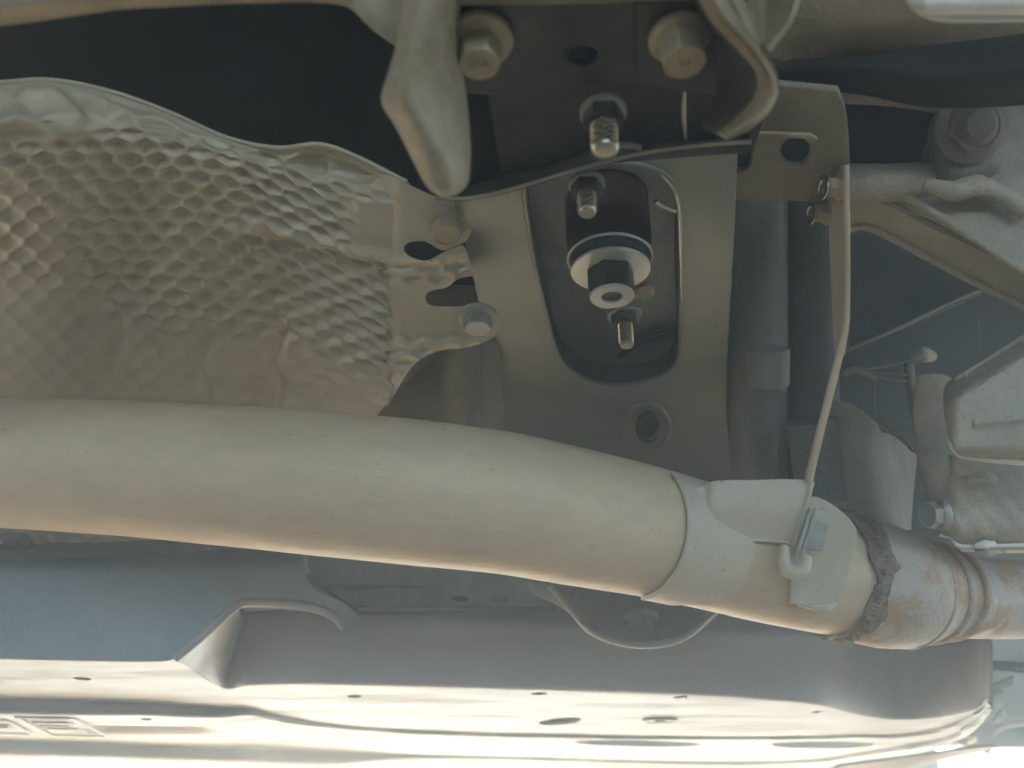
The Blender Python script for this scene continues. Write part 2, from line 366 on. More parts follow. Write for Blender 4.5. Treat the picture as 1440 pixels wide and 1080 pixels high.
# per column: x, y of: face top, face bottom, groove-1 start/end, groove-2 start/end, outer end; h1 base
spec = [(-160, 770, 921, 979, 998, 1034, 1054, 1110),
        (0, 778, 925, 983, 1003, 1040, 1062, 1112),
        (120, 782, 927, 986, 1005, 1044, 1065, 1114),
        (215, 785, 929, 989, 1006, 1047, 1068, 1116),
        (248, 790, 928, 992, 1008, 1048, 1069, 1117),
        (312, 820, 967, 996, 1009, 1050, 1071, 1118),
        (350, 856, 964, 997, 1006, 1050, 1072, 1119),
        (400, 857, 962, 1010, 1013, 1052, 1074, 1120),
        (480, 859, 963, 1021, 1023, 1056, 1074, 1121),
        (600, 866, 966, 1029, 1030, 1062, 1066, 1122),
        (760, 872, 970, 1034, 1035, 1066, 1068, 1124),
        (900, 878, 974, 1036, 1037, 1070, 1072, 1124),
        (1050, 884, 982, 1037, 1038, 1072, 1074, 1120),
        (1150, 888, 990, 1036, 1037, 1068, 1070, 1090),
        (1205, 890, 1004, 1034, 1035, 1060, 1062, 1076),
        (1260, 893, 1012, 1034, 1035, 1052, 1054, 1066),
        (1320, 897, 1009, 1026, 1027, 1042, 1043, 1052),
        (1365, 902, 1000, 1010, 1011, 1020, 1021, 1032),
        (1392, 905, 985, 989, 990, 994, 995, 1004)]
H1 = .085
cols = []
for s in spec:
    x, yt, yb, g0, g1, k0, k1, ye = s
    d0 = dh(yb, H1); dA = dh(g0, H1); h2 = (dA - .012) * fy(g1); dB = dh(k0, h2); h3 = (dB - .012) * fy(k1); dC = dh(ye, h3) if fy(ye) > .03 else dB + .25
    dC = min(dC, dB + .30, max(1.46, dB + .06))
    cols.append([(x, yt - 60, d0 + .14), (x, yt, d0 + (.012 if x > 255 else .05)), (x, yb, d0), (x, g0, dA), (x, g1, dA - .012), (x, k0, dB), (x, k1, dB - .012), (x, ye, dC)])
A = np.array([[list(U(*p)) for p in c] for c in cols]); xs = np.array([s[0] for s in spec], float)
xf = np.linspace(-160, 1392, 560); ti = np.interp(xf, xs, np.arange(len(xs)))
G = crs(A, ti)
seg = [8, 20, 70, 8, 60, 8, 44]; rows = []
for j, k in enumerate(seg):
    for q in range(k): rows.append(G[:, j] * (1 - q / k) + G[:, j + 1] * (q / k))
rows.append(G[:, -1]); R = np.array(rows)
for _ in range(2): R[1:-1] = .25 * R[:-2] + .5 * R[1:-1] + .25 * R[2:]
P = np.swapaxes(R, 0, 1)
# soft pressed shapes: shallow dish and run-out creases
def nearpx(Pp, x, y, d):
    c = np.array(U(x, y, d)); return Pp - c
def bumpat(P, x, y, d, rx, ry, amp, pw=2):
    q = nearpx(P, x, y, d); u = q @ np.array(AX); v = q @ np.array(AY); e = (np.abs(u) / rx) ** pw + (np.abs(v) / ry) ** pw
    return amp * np.exp(-e * 1.2)
def onp(x, y):                                     # depth of the panel surface under a picture point
    q = P.reshape(-1, 3) - np.array(CAM); f = q @ np.array(FW); X = 720 + FPX * (q @ np.array(RT)) / f; Y = 540 - FPX * (q @ np.array(UPV)) / f
    r2 = (X - x) ** 2 + (Y - y) ** 2; return float(f[r2 < max(16, r2.min() * 1.5)].min())
D = np.array([[noise.noise(Vector(p) * 9) * .0009 + noise.noise(Vector(p) * 28) * .0002 for p in r] for r in P])
D -= bumpat(P, 206, 1031, onp(206, 1031), .052, .030, .016, 4)
cs = []
for x, y, rx, ry in ((115, 957, .0055, .008), (498, 983, .0055, .008), (758, 979, .0055, .008), (957, 984, .0055, .008), (205, 1015, .005, .009), (1150, 1004, .0055, .008),
                     (792, 1062, .006, .010), (688, 1009, .003, .004), (787, 1018, .017, .036), (1063, 1073, .006, .010),
                     (898, 1049, .082, .040), (1157, 1051, .066, .044)):
    cs.append((U(x, y, onp(x, y)), rx, ry, rx > 2.2 * ry))
panel = sheet('pressed_sheet', P, M_panel, T, .002, D, 50, cs)

# countersunk clip in the round hole and the flush clip beside it
cl = U(928, 1015, onp(928, 1015)) + Vector((0, 0, .0016)); lathe('clip_ring', cl, DOWN, [(.0165, 0), (.0165, .0012), (.0145, .0016), (.0125, .0005), (.004, .0005)], M_panel, T, 40)
lathe('clip_pin', cl, DOWN, [(.005, 0), (.005, .0018), (.003, .0022), (.001, .0016)], M_grey, T, 24)
# low embossed characters at the left
def stroke(pts, r=.0011):
    q = [U(x, y, onp(100, y)) + Vector((0, 0, .0004)) for x, y in pts]
    return q
for pts in (((22, 1009), (100, 1011), (150, 1036), (72, 1034), (22, 1009)), ((44, 1016), (92, 1017), (102, 1022), (56, 1021)), ((66, 1025), (108, 1026), (122, 1032)),
            ((-20, 1012), (8, 1014), (44, 1033), (-20, 1031)), ((-20, 1020), (10, 1021), (16, 1024), (-20, 1023))):
    q = stroke(pts); A2 = []
    for a, b in zip(q, q[1:]):
        for k in range(6): A2.append(a.lerp(b, k / 6))
    A2.append(q[-1]); sweep('embossed_letter_stroke', A2, .0012, M_panel, T, 8, len(A2) * 2, world=True, flat=.6)

# end bracket, far wheel-side pieces and what stands at the lower right
loft('end_flange', [[(1180, 1078, .98), (1130, 1100, 1.02)], [(1300, 1062, .98), (1240, 1088, 1.0)], [(1370, 1052, .97), (1330, 1068, 1.0)], [(1400, 1050, .97), (1380, 1058, .99)]], M_panel, T, 40, 14, .003)

# ================================================================== dark step wall behind panel at right
w = loft('side_member', [[(1180, 860, .95), (1180, 1005, .96)], [(1245, 860, .93), (1215, 1010, .94)], [(1330, 850, .98), (1330, 1012, .98)], [(1480, 850, 1.05), (1480, 1010, 1.05)]], M_grey, None, 50, 20, .003, lump=.003, ls=9)
tag(w, 'grey box section of the car body below the pipe at the right edge', 'body member')
w = loft('wheel_arch_liner', [[(1330, 990, 1.02), (1345, 1040, 1.03), (1390, 1062, 1.05)], [(1370, 1000, 1.02), (1380, 1030, 1.03), (1400, 1052, 1.04)], [(1420, 1020, 1.06), (1440, 1036, 1.06), (1445, 1050, 1.06)], [(1500, 1020, 1.1), (1500, 1040, 1.1), (1500, 1053, 1.1)]], M_grey, None, 30, 20, .004)
w['label'] = 'grey liner rounding off above the bright gap at the bottom right corner'; w['category'] = 'liner'
sweep('rim', [(1388, 1040, 1.0), (1400, 1027, 1.0), (1425, 1018, 1.0), (1490, 1016, 1.0)], .0035, M_cover, w, 12, 40)
t = thing('latch_bracket', U(1395, 1000, .92), 'small bent metal bracket at the far end of the pale panel', 'bracket')
plate('bracket_leg', [(1398, 978, 1), (1412, 984, 1), (1402, 1010, 1), (1395, 1046, 1), (1366, 1044, 1), (1353, 1038, 1), (1380, 1004, 1)], PL3((1390, 970, .93), (1370, 1040, .93), (1410, 1000, .95)), .004, M_grey, t)
plate('bracket_arm', [(1392, 966, 1), (1426, 952, 1), (1424, 964, 1), (1408, 968, 1), (1415, 974, 1), (1396, 978, 1)], PL3((1390, 970, .94), (1370, 1040, .96), (1410, 1000, .95)), .004, M_plate, t)
sweep('hook', [(1362, 1044, .92), (1372, 1040, .91), (1370, 1034, .91), (1364, 1038, .91)], .0022, M_cover, t, 10, 24)
sweep('rib', [(1398, 1015, .91), (1408, 1000, .91), (1412, 1008, .91), (1402, 1014, .91)], .002, M_cover, t, 10, 24)

# ================================================================== pieces between pipe and panel
w = loft('floor_rail', [[(-140, 735, .66), (-140, 800, .64), (-140, 860, .62)], [(140, 752, .67), (140, 800, .66), (140, 860, .64)], [(300, 768, .68), (300, 800, .67), (300, 870, .66)], [(430, 770, .70), (430, 830, .69), (430, 880, .68)], [(700, 800, .74), (700, 850, .73), (700, 900, .72)], [(1000, 830, .80), (1000, 870, .79), (1000, 920, .78)], [(1240, 850, .86), (1240, 880, .86), (1240, 930, .85)]], M_grey, None, 80, 30, .002, lump=.002, ls=8)
tag(w, 'grey floor rail running behind the big pipe above the panel step', 'rail')
# nearer block of the panel step, left of centre, with its slanting end and the pocket beside it
w = thing('step_block', U(200, 850, .58), 'smooth grey-blue block of the panel step at the left with a slanting end', 'pressing')
def bkd(x, y):
    return .470 + .00005 * max(0, x) + max(0, (925 - y)) * .0001 + .055 * sm(np.array(float(x)), 300, 500) + .05 * sm(np.array(float(800 - y)), 0, 40) * .5
BO = [(-200, 770, 1), (0, 786), (120, 784), (300, 774), (424, 764, 1), (428, 800), (442, 828), (475, 843), (500, 862), (512, 884, 1), (484, 884), (470, 868), (440, 855), (400, 848), (350, 846), (334, 850), (290, 888), (246, 926), (200, 929), (120, 927), (0, 925), (-200, 922, 1)]
bendplate('block_face', BO, bkd, M_grey, w, .002, 7)
sweep('nose_rim', [(x, y, bkd(x, y) + .001) for x, y in ((484, 882), (470, 867), (440, 855), (400, 849), (350, 847), (334, 851), (310, 871), (280, 898), (246, 926))], .003, M_panel, w, 12, 90)
loft('slanting_end', [[(334, 849, bkd(334, 850) + .001), (246, 927, bkd(246, 926) + .001)], [(338, 862, .545), (285, 950, .54)], [(345, 872, .60), (312, 968, .590)]], M_panel, w, 20, 20, .002)
loft('pocket_roof', [[(336, 848, .518), (345, 862, .60)], [(400, 849, .54), (405, 862, .605)], [(450, 858, .56), (455, 866, .61)], [(486, 882, .575), (490, 884, .61)]], M_panel, w, 30, 10, .002)
sb = thing('cross_beam', U(620, 820, 0.6150), 'grey beam with two small oval holes under the middle of the pipe', 'beam')
plate('beam_web', [(430, 780, 1), (880, 810, 1), (880, 852, 1), (800, 856, 1), (770, 855, 1), (500, 853, 1), (470, 840), (440, 820, 1)], PL3((430, 850, 0.5950), (800, 850, 0.6450), (600, 790, 0.6250)), .003, M_tube, sb,
      [ell(647, 842, 11, 4), ell(702, 843, 11, 4)])
sweep('beam_lip', [(505, 856, 0.5900), (620, 857, 0.6100), (780, 858, 0.6400)], .0022, M_tube, sb, 10, 30)
loft('beam_fold', [[(455, 822, 0.5970), (470, 835, 0.5900), (500, 856, 0.5890)], [(600, 822, 0.6250), (600, 826, 0.6200), (600, 830, 0.6250)], [(860, 828, 0.6650), (860, 832, 0.6600), (860, 836, 0.6650)]], M_tube, sb, 40, 10, .002)
# round-nosed bracket with a bolt below the pipe
t = thing('round_nosed_bracket', U(900, 860, 0.5450), 'round-nosed grey bracket with one bolt under the pipe', 'bracket')
plate('bracket_face', [(775, 818, 1), (800, 850), (830, 885), (875, 903), (925, 905), (965, 893), (1005, 858), (1040, 835, 1), (1000, 800, 1), (780, 800, 1)], PL3((780, 850, 0.5450), (1000, 850, 0.5650), (900, 900, 0.5300)), .004, M_plate, t, bev=.0018)
sweep('rolled_rim', [(775, 822, 0.5500), (800, 850, 0.5450), (830, 884, 0.5370), (875, 902, 0.5330), (925, 904, 0.5330), (965, 892, 0.5400), (1005, 858, 0.5550)], .0032, M_plate, t, 12, 60)
loft('bracket_tail', [[(735, 815, 0.5750), (750, 835, 0.5750), (785, 850, 0.5750)], [(780, 822, 0.5600), (790, 845, 0.5570), (808, 868, 0.5550)], [(800, 825, 0.5550), (812, 850, 0.5500), (822, 872, 0.5500)]], M_tube, t, 20, 16, .002)
flange_bolt('hex_bolt', U(901, 866, .543), DOWN + Vector((0, -.25, 0)), .0118, .0092, .0085, M_plate, 'grey bolt in the round-nosed bracket below the pipe', 'hex bolts')
w = lathe('rubber_plug', U(1003, 872, .70), DOWN, [(.014, 0), (.014, .006), (.011, .009), (.003, .009)], M_castd, None, 30)
tag(w, 'brownish round plug half hidden below the pipe beside the round-nosed bracket', 'plug')
w = loft('rear_pressing', [[(1070, 880, .76), (1080, 905, .75), (1095, 915, .76)], [(1110, 878, .74), (1110, 893, .725), (1120, 912, .74)], [(1180, 885, .75), (1180, 903, .735), (1180, 915, .75)], [(1245, 895, .78), (1240, 905, .775), (1235, 918, .78)]], M_grey, None, 30, 14, .002)
tag(w, 'shallow grey pressing just under the burnt weld of the pipe', 'pressing')

# small second heat shield at left under the pipe
def hexdimple(P, ex, ey, px, py, amp, mask=None):
    ex = np.array(ex); ey = np.array(ey); o = P.reshape(-1, 3).mean(0); u = (P - o) @ ex / px; v = (P - o) @ ey / py
    return hexfun(u, v) * amp
def hexfun(u, v):
    """rounded cells on a staggered lattice, 0 at the borders .. 1 at the centres"""
    ds = []
    for sh in (0, .5):
        for du_ in (-1, 0, 1):
            for dv_ in (-1, 0, 1):
                cu = np.round(u - sh) + sh + du_; cv = np.round(v - sh) + sh + dv_
                ds.append(np.hypot(u - cu, (v - cv) * 1.5))
    ds = np.sort(np.array(ds), 0); b = (ds[1] - ds[0])
    return (1 - np.exp(-(b / .34) ** 1.7)) * (1.2 - .5 * np.minimum(ds[0], .8))
w = loft('small_heat_shield', [[(-120, 730, .56), (-120, 765, .55), (-120, 800, .55)], [(0, 735, .56), (0, 765, .55), (0, 794, .55)], [(100, 738, .57), (100, 765, .56), (100, 793, .56)], [(150, 740, .57), (150, 763, .565), (152, 780, .565)], [(232, 742, .58), (232, 752, .58), (232, 762, .58)]], M_shield, None, 160, 50, .001,
         disp=lambda P: hexdimple(P, AX, (0, .8, .6), .013, .014, .0016))
tag(w, 'small embossed heat shield corner peeping out below the pipe at the left', 'heat shield')
sweep('rolled_edge', [(-120, 800, .549), (0, 795, .549), (100, 793, .559), (150, 781, .565), (232, 757, .58)], .0012, M_shield, w, 8, 60)
flange_bolt('hex_bolt', U(20, 762, .548), Vector((0, -.4, -1)), .012, .008, .006, M_zincg, 'dusty grey bolt on the small heat shield at the left', 'hex bolts')

# ================================================================== main embossed heat shield
HS = thing('heat_shield', U(300, 350, .42), 'large embossed tan aluminium heat shield filling the left side above the pipe', 'heat shield')
# columns left to right, rows top to bottom
hc = [[(-110, 122, .350), (-110, 160, .338), (-110, 205, .345), (-110, 300, .375), (-110, 430, .43), (-110, 590, .50)],
      [(0, 116, .350), (0, 160, .336), (0, 200, .343), (0, 300, .375), (0, 430, .43), (0, 590, .50)],
      [(75, 113, .352), (80, 155, .340), (80, 200, .346), (85, 300, .378), (90, 430, .43), (90, 590, .50)],
      [(160, 130, .357), (165, 165, .350), (170, 205, .356), (175, 300, .388), (180, 430, .437), (185, 595, .505)],
      [(240, 159, .362), (245, 185, .358), (250, 215, .360), (255, 300, .386), (258, 430, .436), (260, 600, .508)],
      [(320, 194, .370), (325, 212, .366), (330, 232, .366), (330, 305, .388), (330, 430, .436), (330, 600, .51)],
      [(390, 208, .372), (395, 228, .376), (400, 250, .378), (400, 318, .392), (400, 430, .434), (400, 605, .512)],
      [(450, 203, .372), (455, 232, .379), (460, 266, .381), (465, 335, .396), (470, 440, .427), (470, 600, .490)],
      [(505, 222, .376), (508, 248, .379), (512, 282, .378), (515, 345, .394), (525, 445, .420), (520, 590, .465)],
      [(572, 256, .3745), (574, 268, .3755), (566, 292, .3785), (560, 345, .3925), (585, 436, .4165), (545, 568, .456)],
      ]
NX, NY = 470, 330
P = loft_pts(hc, NX, NY)
ex = RT; A0 = P.reshape(-1, 3)
# param lattice from arc lengths so bumps keep their size
du = np.linalg.norm(np.diff(P, axis=0), axis=2).mean(1); dv = np.linalg.norm(np.diff(P, axis=1), axis=2).mean(0)
uu = np.concatenate([[0], np.cumsum(du)])[:, None] / .0150 * np.ones((1, NY)); vv = np.concatenate([[0], np.cumsum(dv)])[None, :] / .0140 * np.ones((NX, 1))
def topx(P):
    q = P - np.array(CAM); r = q @ np.array(RT); u = q @ np.array(UPV); f = q @ np.array(FW)
    return 720 + FPX * r / f, 540 - FPX * u / f
PX, PY = topx(P)
wob = np.array([[noise.noise(Vector((a * .18, b * .18, 3))) for b in vv[0]] for a in uu[:, 0]])
xo = 235 + .35 * (PY - 220)
off = np.interp(PX - xo, [0, 60, 100, 150, 210, 280, 340], [0, 5, 16, 42, 80, 125, 160])
B = hexfun(PX / 40. + .06 * wob + .002 * PY, (PY - off + 4 * np.sin(PX * .012)) / 38. + .04 * wob)
def sm(x, a, b): t = np.clip((x - a) / (b - a), 0, 1); return t * t * (3 - 2 * t)
# where the bumps are crisp: not on the upper rim, fading towards the flattened lower left
top = np.interp(PX, [-110, 0, 80, 160, 240, 320, 390, 450, 550], [205, 200, 200, 180, 178, 205, 232, 250, 262])
crisp = sm(PY - top, -6, 12)
yf = np.interp(PX, [-110, 0, 150, 300, 400, 470, 540], [330, 345, 400, 440, 452, 480, 510]); crisp *= 1 - .76 * sm(PY - yf, 0, 60)
lowleft = sm(PY - np.interp(PX, [-110, 0, 60, 110, 165, 190], [150, 195, 290, 345, 440, 520]), 0, 26) * (1 - sm(PX, 150, 195))
crisp *= 1 - .5 * lowleft
crisp *= 1 - sm(PX, 470 , 510) * sm(PY, 268, 288) * (1 - sm(PY - np.interp(PX, [330, 440, 500, 560], [318, 338, 356, 370]), -4, 8))
D = -B * .0027 * crisp
# crushed, irregular upper rim
big = hexfun(uu * .62 + .5 * wob, vv * .5 + .35 * wob)
rim = (1 - sm(PY - top, -10, 6))
D += rim * (-big * .0036 + .0034 * np.array([[noise.noise(Vector(p) * 75) for p in r] for r in P[::1]])) * sm(PY - np.interp(PX, [0, 80, 160, 240, 320, 390, 450, 505, 550], [116, 113, 130, 159, 194, 208, 203, 222, 248]), 4, 18)
# folds
def ridge(x0s, y0s, wd, amp, x0, x1):
    yl = np.interp(PX, x0s, y0s); e = (PY - yl) / wd; return amp * np.exp(-e * e) * sm(PX, x0, x0 + 30) * (1 - sm(PX, x1 - 30, x1))
D += ridge([330, 380, 440, 500, 560], [318, 324, 338, 356, 366], 10, .0026, 300, 600)
D -= ridge([330, 380, 440, 500, 560], [338, 344, 358, 374, 384], 12, .0014, 330, 600)
for (ax_, ay0, ay1, w_, am) in ((392, 455, 560, 7, -.0028), (290, 460, 560, 9, -.0022), (165, 370, 500, 12, -.0022)):
    D += am * np.exp(-((PX - ax_ - 6 * np.sin(PY * .07)) / w_) ** 2) * sm(PY, ay0, ay0 + 30) * (1 - sm(PY, ay1, ay1 + 40))
sheet('embossed_sheet', P, M_shield, HS, .0012, D, 70)
sweep('rolled_top_edge', [(x, y, d - .0005) for x, y, d in [c[0] for c in hc]], .0011, M_shield, HS, 10, 120)
# flat mounting flange with two tabs
HSP = PL3((545, 300, .3795), (640, 310, .3795), (620, 500, .432))
flp = [(500, 248, 1), (545, 246), (580, 262), (612, 276), (640, 279), (655, 292), (663, 318), (656, 338), (640, 346), (622, 352), (598, 340), (575, 341), (568, 350), (577, 361), (600, 366), (625, 354), (648, 345),
       (655, 350, 1), (668, 388, 1), (645, 392), (628, 404), (606, 409), (598, 418), (606, 429), (630, 431), (672, 430), (695, 436), (704, 452), (698, 470), (680, 482), (650, 490), (615, 494), (580, 515), (545, 572, 1), (535, 560, 1), (520, 480, 1), (515, 400, 1), (505, 330, 1)]
HSC = hc
def hsdepth(x, y):
    p = HSP.at(x, y); return (p - CAM).dot(FW)
def flbase(x, y):
    d = hsdepth(x, y)
    # fold, and bumps that run out across the two tabs
    yl = np.interp(x, [500, 560, 610, 660], [352, 366, 368, 352]); d -= .0035 * math.exp(-((y - yl) / 6) ** 2)
    m = max(float(sm(np.array(float(y)), yl - 2, yl + 8) * (1 - sm(np.array(float(y)), 392, 408))), float(1 - sm(np.array(float(x)), 540, 562)) * (y > 360), float(sm(np.array(float(y)), 472, 482)))
    h = 1 - float(hexfun(np.array([(x + (y - 360) * .25) / 38.]), np.array([y / 34.]))[0])
    for cx, cy, rx, ry in ((530, 284, 13, 10), (485, 268, 14, 10), (556, 282, 9, 6)):
        d -= .004 * max(0, 1 - ((x - cx) / rx) ** 2 - ((y - cy) / ry) ** 2) ** .6
    return d - .0028 * h * m
fl = bendplate('mounting_flange', flp, lambda x, y: flbase(x, y) - .0012 + .010 * (1 - float(sm(np.array(float(x)), 530, 566))), M_shield, HS, .0012, 4)
for (x, y, n, fr, hr) in ((629, 322, 'upper', .0098, .0074), (672, 455, 'lower', .0100, .0074)):
    c = U(x, y - 12, hsdepth(x, y - 12) - .0015)
    flange_bolt('shield_bolt', c, Vector((0, -.1, -1)), fr, hr, .0085, M_zincg if n == 'lower' else M_brk, {'upper': 'tan flange bolt on the heat shield tab, the upper of the two', 'lower': 'grey flange bolt on the heat shield tab just above the pipe, lower of the two'}[n], 'flange bolts holding the heat shield', rot=.3)
# dark board behind the shield, showing through its gaps, and the grey lobe below
w = loft('tunnel_wall', [[(520, 300, .50), (520, 700, .60)], [(700, 300, .52), (700, 700, .62)], [(760, 300, .53), (760, 700, .63)]], M_castd, None, 20, 20, .003)
tag(w, 'dark tunnel wall showing through the gaps of the heat shield tabs', 'tunnel wall')
lp = thing('bracket_lobe', U(640, 540, .49), 'smooth grey lobe-shaped bracket foot between heat shield and cross plate', 'bracket')
bendplate('lobe_face', [(520, 600, 1), (540, 572), (580, 530), (620, 496), (660, 490), (688, 475), (702, 490), (706, 540), (712, 620, 1), (640, 640, 1)], lambda x, y: .475 - .03 * math.exp(-((x - 640) / 50) ** 2) + (y - 480) * .0004, M_tube, lp, .003, 6)
sweep('lobe_seam', [(683, 478, .455), (680, 530, .470), (680, 610, .50)], .0010, M_tube, lp, 8, 30)

# ================================================================== cross plate with the rounded opening
HA = .242
CP = thing('cross_plate', HP(860, 400, HA), 'grey steel cross plate with a tall rounded opening in the centre', 'plate')
opening = [(738, 262), (752, 238), (800, 226), (880, 228), (932, 243), (952, 275), (957, 350), (957, 440), (954, 505), (930, 530), (890, 542), (850, 542), (812, 528), (785, 500), (768, 440), (752, 370), (742, 310)]
pa = HPL(HA)
plate('plate_face', [(632, 270, 1), (640, 262, 1), (1038, 196, 1), (1034, 300), (1028, 420), (1022, 520, 1), (1022, 600), (1034, 690, 1), (1030, 730, 1), (700, 730, 1), (706, 600), (704, 520), (684, 470, 1), (672, 425, 1), (655, 345, 1), (640, 292, 1)],
      pa, .003, M_plate, CP, [opening, ell(912, 600, 15, 20, rot=.1)], bev=.0008)
def ringpts(pts, h, k=6): return [HP(x, y, h) for x, y in cr(pts, k)]
def wallring(name, pts, h0, h1, m, parent, th=.002, shrink=0, k=6):
    r0 = ringpts(pts, h0, k); c = sum(r0, Vector()) / len(r0); V = []; n = len(r0)
    for h, s in ((0, 0), (h1 - h0, shrink)):
        for p in r0: V.append(p + Vector((0, 0, h)) + (c - p).normalized() * s)
    for h, s in ((0, -th), (h1 - h0, shrink - th)):
        for p in r0: V.append(p + Vector((0, 0, h)) + (c - p).normalized() * s)
    F = []
    for k2 in range(n):
        a, b = k2, (k2 + 1) % n
        F += [(a, b, n + b, n + a), (2 * n + a, 3 * n + a, 3 * n + b, 2 * n + b), (a, 2 * n + a, 2 * n + b, b), (n + a, n + b, 3 * n + b, 3 * n + a)]
    return mesh_obj(name, V, F, m, parent, 40)
wallring('opening_flange', opening, HA + .0005, HA + .014, M_dark, CP, shrink=.002)
q = ringpts(opening, HA - .0004); q.append(q[0]); sweep('opening_rim', q, .0011, M_plate, CP, 10, len(q), world=True)
sweep('edge_highlight', [HP(x, y, HA - .0018) for x, y in ((930, 246), (948, 268), (955, 300), (957, 350), (958, 420))], [.0004, .0009, .0008, .0009, .0004], M_stud, CP, 8, 60, world=True)  # bright steel strip paints the highlight on the opening's right rim
# dimple around the lower hole
dq = ell(908, 600, 34, 34); q = ringpts(dq, HA - .0003, 4); q.append(q[0]); sweep('hole_bead', q, .0016, M_plate, CP, 8, len(q), world=True)
q = ringpts(ell(912, 600, 16, 21, rot=.1), HA - .0002, 4); q.append(q[0]); sweep('hole_rim', q, .0012, M_dark, CP, 8, len(q), world=True)
# inner pan inside the opening
IN = thing('inner_pan', HP(860, 400, .285), 'dark glossy inner pan seen inside the rounded opening', 'pan')
loft('pan_sheet', [[tuple((x, y, .272 / ray(x, y).z)) for y in (150, 260, 400, 520, 720)] for x in (680, 780, 880, 930, 1010)], M_inner, IN, 60, 60, .003, lump=.004, ls=22)
sweep('pan_bead', [(x, y, .266 / ray(x, y).z) for x, y in ((870, 500), (905, 478), (935, 468), (965, 465))], .0016, M_dark, IN, 8, 30)
sweep('rib_edge_or_glint', [(922, 283, .335), (935, 291, .338), (950, 297, .343)], .0010, M_stud, IN, 8, 20)  # bright sliver put in as a painted glossy highlight inside the pan

# ================================================================== rubber mount hanging in the opening
axm = Vector((0, .06, -1)).normalized(); cb = U(858, 372, .392)
RM = thing('rubber_mount', cb, 'dark red cylindrical rubber mount with washer and nut in the rounded opening', 'mount')
lathe('mount_body', cb - axm * .055, axm, [(.0200, 0), (.0205, .004), (.0205, .040), (.0200, .047), (.017, .0475)], M_red, RM, 64)
lathe('rubber_collar', cb - axm * .0095, axm, [(.0198, 0), (.0200, .001), (.0197, .007), (.017, .0075)], M_rub, RM, 64)
lathe('outer_washer', cb - axm * .0045, axm, discprof(.0205, .0015), M_alu, RM, 64)
lathe('dark_spacer', cb - axm * .003, axm, [(.0184, 0), (.0187, .0005), (.0187, .0045), (.0180, .005), (.01, .005)], M_rub, RM, 64)
lathe('washer', cb + axm * .002, axm, discprof(.0188, .0018), M_alu, RM, 64)
lathe('hex_nut', cb + axm * .0038, axm, [(.0112, 0), (.0112, .0110), (.0108, .0122), (.0098, .0128), (.006, .0128)], M_nutd, RM, 60, .0114, .25)
e0 = cb + axm * .0166
def ring(name, c, ax, ro, ri, t, m, parent):
    ax, x, y = frame(ax); V = []; ns = 48; pr = [(ri, 0), (ro - .0003, 0), (ro, .0003), (ro, t - .0004), (ro - .0005, t), (ri + .0004, t), (ri, t - .0004)]
    for r, z in pr:
        for k in range(ns): a = 2 * math.pi * k / ns; V.append(c + ax * z + x * math.cos(a) * r + y * math.sin(a) * r)
    n = len(pr); F = [(i * ns + k, i * ns + (k + 1) % ns, ((i + 1) % n) * ns + (k + 1) % ns, ((i + 1) % n) * ns + k) for i in range(n) for k in range(ns)]
    return mesh_obj(name, V, F, m, parent, 35)
ring('nut_end_ring', e0, axm, .0104, .0049, .0016, M_alu, RM)
lathe('bore', e0 - axm * .001, axm, [(.0050, 0), (.0050, .0006), (.001, .0006)], M_black, RM, 32)
q = [cb + axm * .0041 + Vector((-.0095, -.0045, 0)) + Vector((math.cos(a) * .0011, math.sin(a) * .0011, 0)) for a in np.linspace(0, 6.28, 14)]; sweep('stamp_mark', q, .0003, M_zincg, RM, 6, 28, world=True)
# studs
stud_nut('threaded_stud', U(825, 256, .338), Vector((-.03, .0, -1)).normalized(), .0076, .0066, .0050, .0040, .0120, 'threaded stud with nut at the top left of the rounded opening', rot=.4)
stud_nut('threaded_stud', U(878, 440, .435), Vector((.0, .05, -1)).normalized(), .0092, .0076, .0055, .0040, .0150, 'hazy threaded stud with nut below the rubber mount', rot=.2)
stud_nut('threaded_stud', U(848, 155, .288), Vector((-.02, .0, -1)).normalized(), .0082, .0072, .0062, .0048, .0140, 'shiny threaded stud with nut above the dark cross lip', rot=.45)
w = lathe('small_plug', U(905, 405, .42), DOWN, [(.0055, 0), (.0055, .003), (.004, .0045), (.001, .0045)], M_brk, None, 24); tag(w, 'tiny tan plug right behind the washer of the rubber mount', 'plug')

# ================================================================== dark upper plate and cross lip
UP = thing('dark_upper_plate', HP(850, 180, .237), 'almost black plate behind the shiny stud, above the cross lip', 'plate')
plate('plate_face', [(655, 90, 1), (1100, 90, 1), (1060, 215, 1), (800, 235, 1), (645, 275, 1)], HPL(.236), .003, M_dark, UP)
plate('side_panel', [(655, 120, 1), (683, 120, 1), (704, 245, 1), (662, 262, 1)], HPL(.2345), .0015, M_black, UP)
sweep('plate_crease', [(962, 128, .292), (961, 160, .300), (964, 195, .312)], [.0006, .0011, .0007], M_stud, UP, 8, 24)
LP = thing('cross_lip', HP(850, 230, .235), 'dark curved lip sweeping across the top of the cross plate', 'lip')
lipb = [(612, 277), (650, 279), (700, 271), (760, 254), (830, 233), (900, 216), (980, 205), (1056, 200)]
lipt = [(640, 255), (665, 255), (700, 246), (760, 232), (820, 212), (900, 203), (980, 197), (1056, 191)]
loft('lip_web', [[(a[0], a[1], .237 / ray(*a).z), ((a[0] + b[0]) / 2, (a[1] + b[1]) / 2, .231 / ray((a[0] + b[0]) / 2, (a[1] + b[1]) / 2).z), (b[0], b[1], .226 / ray(*b).z)] for a, b in zip(lipt, lipb)], M_dark, LP, 70, 12, .0015)
sweep('lip_edge', [(b[0], b[1], .2255 / ray(*b).z) for b in lipb], .0008, M_brk, LP, 8, 80)  # lighter tan strip paints the highlight along the lip's lower edge
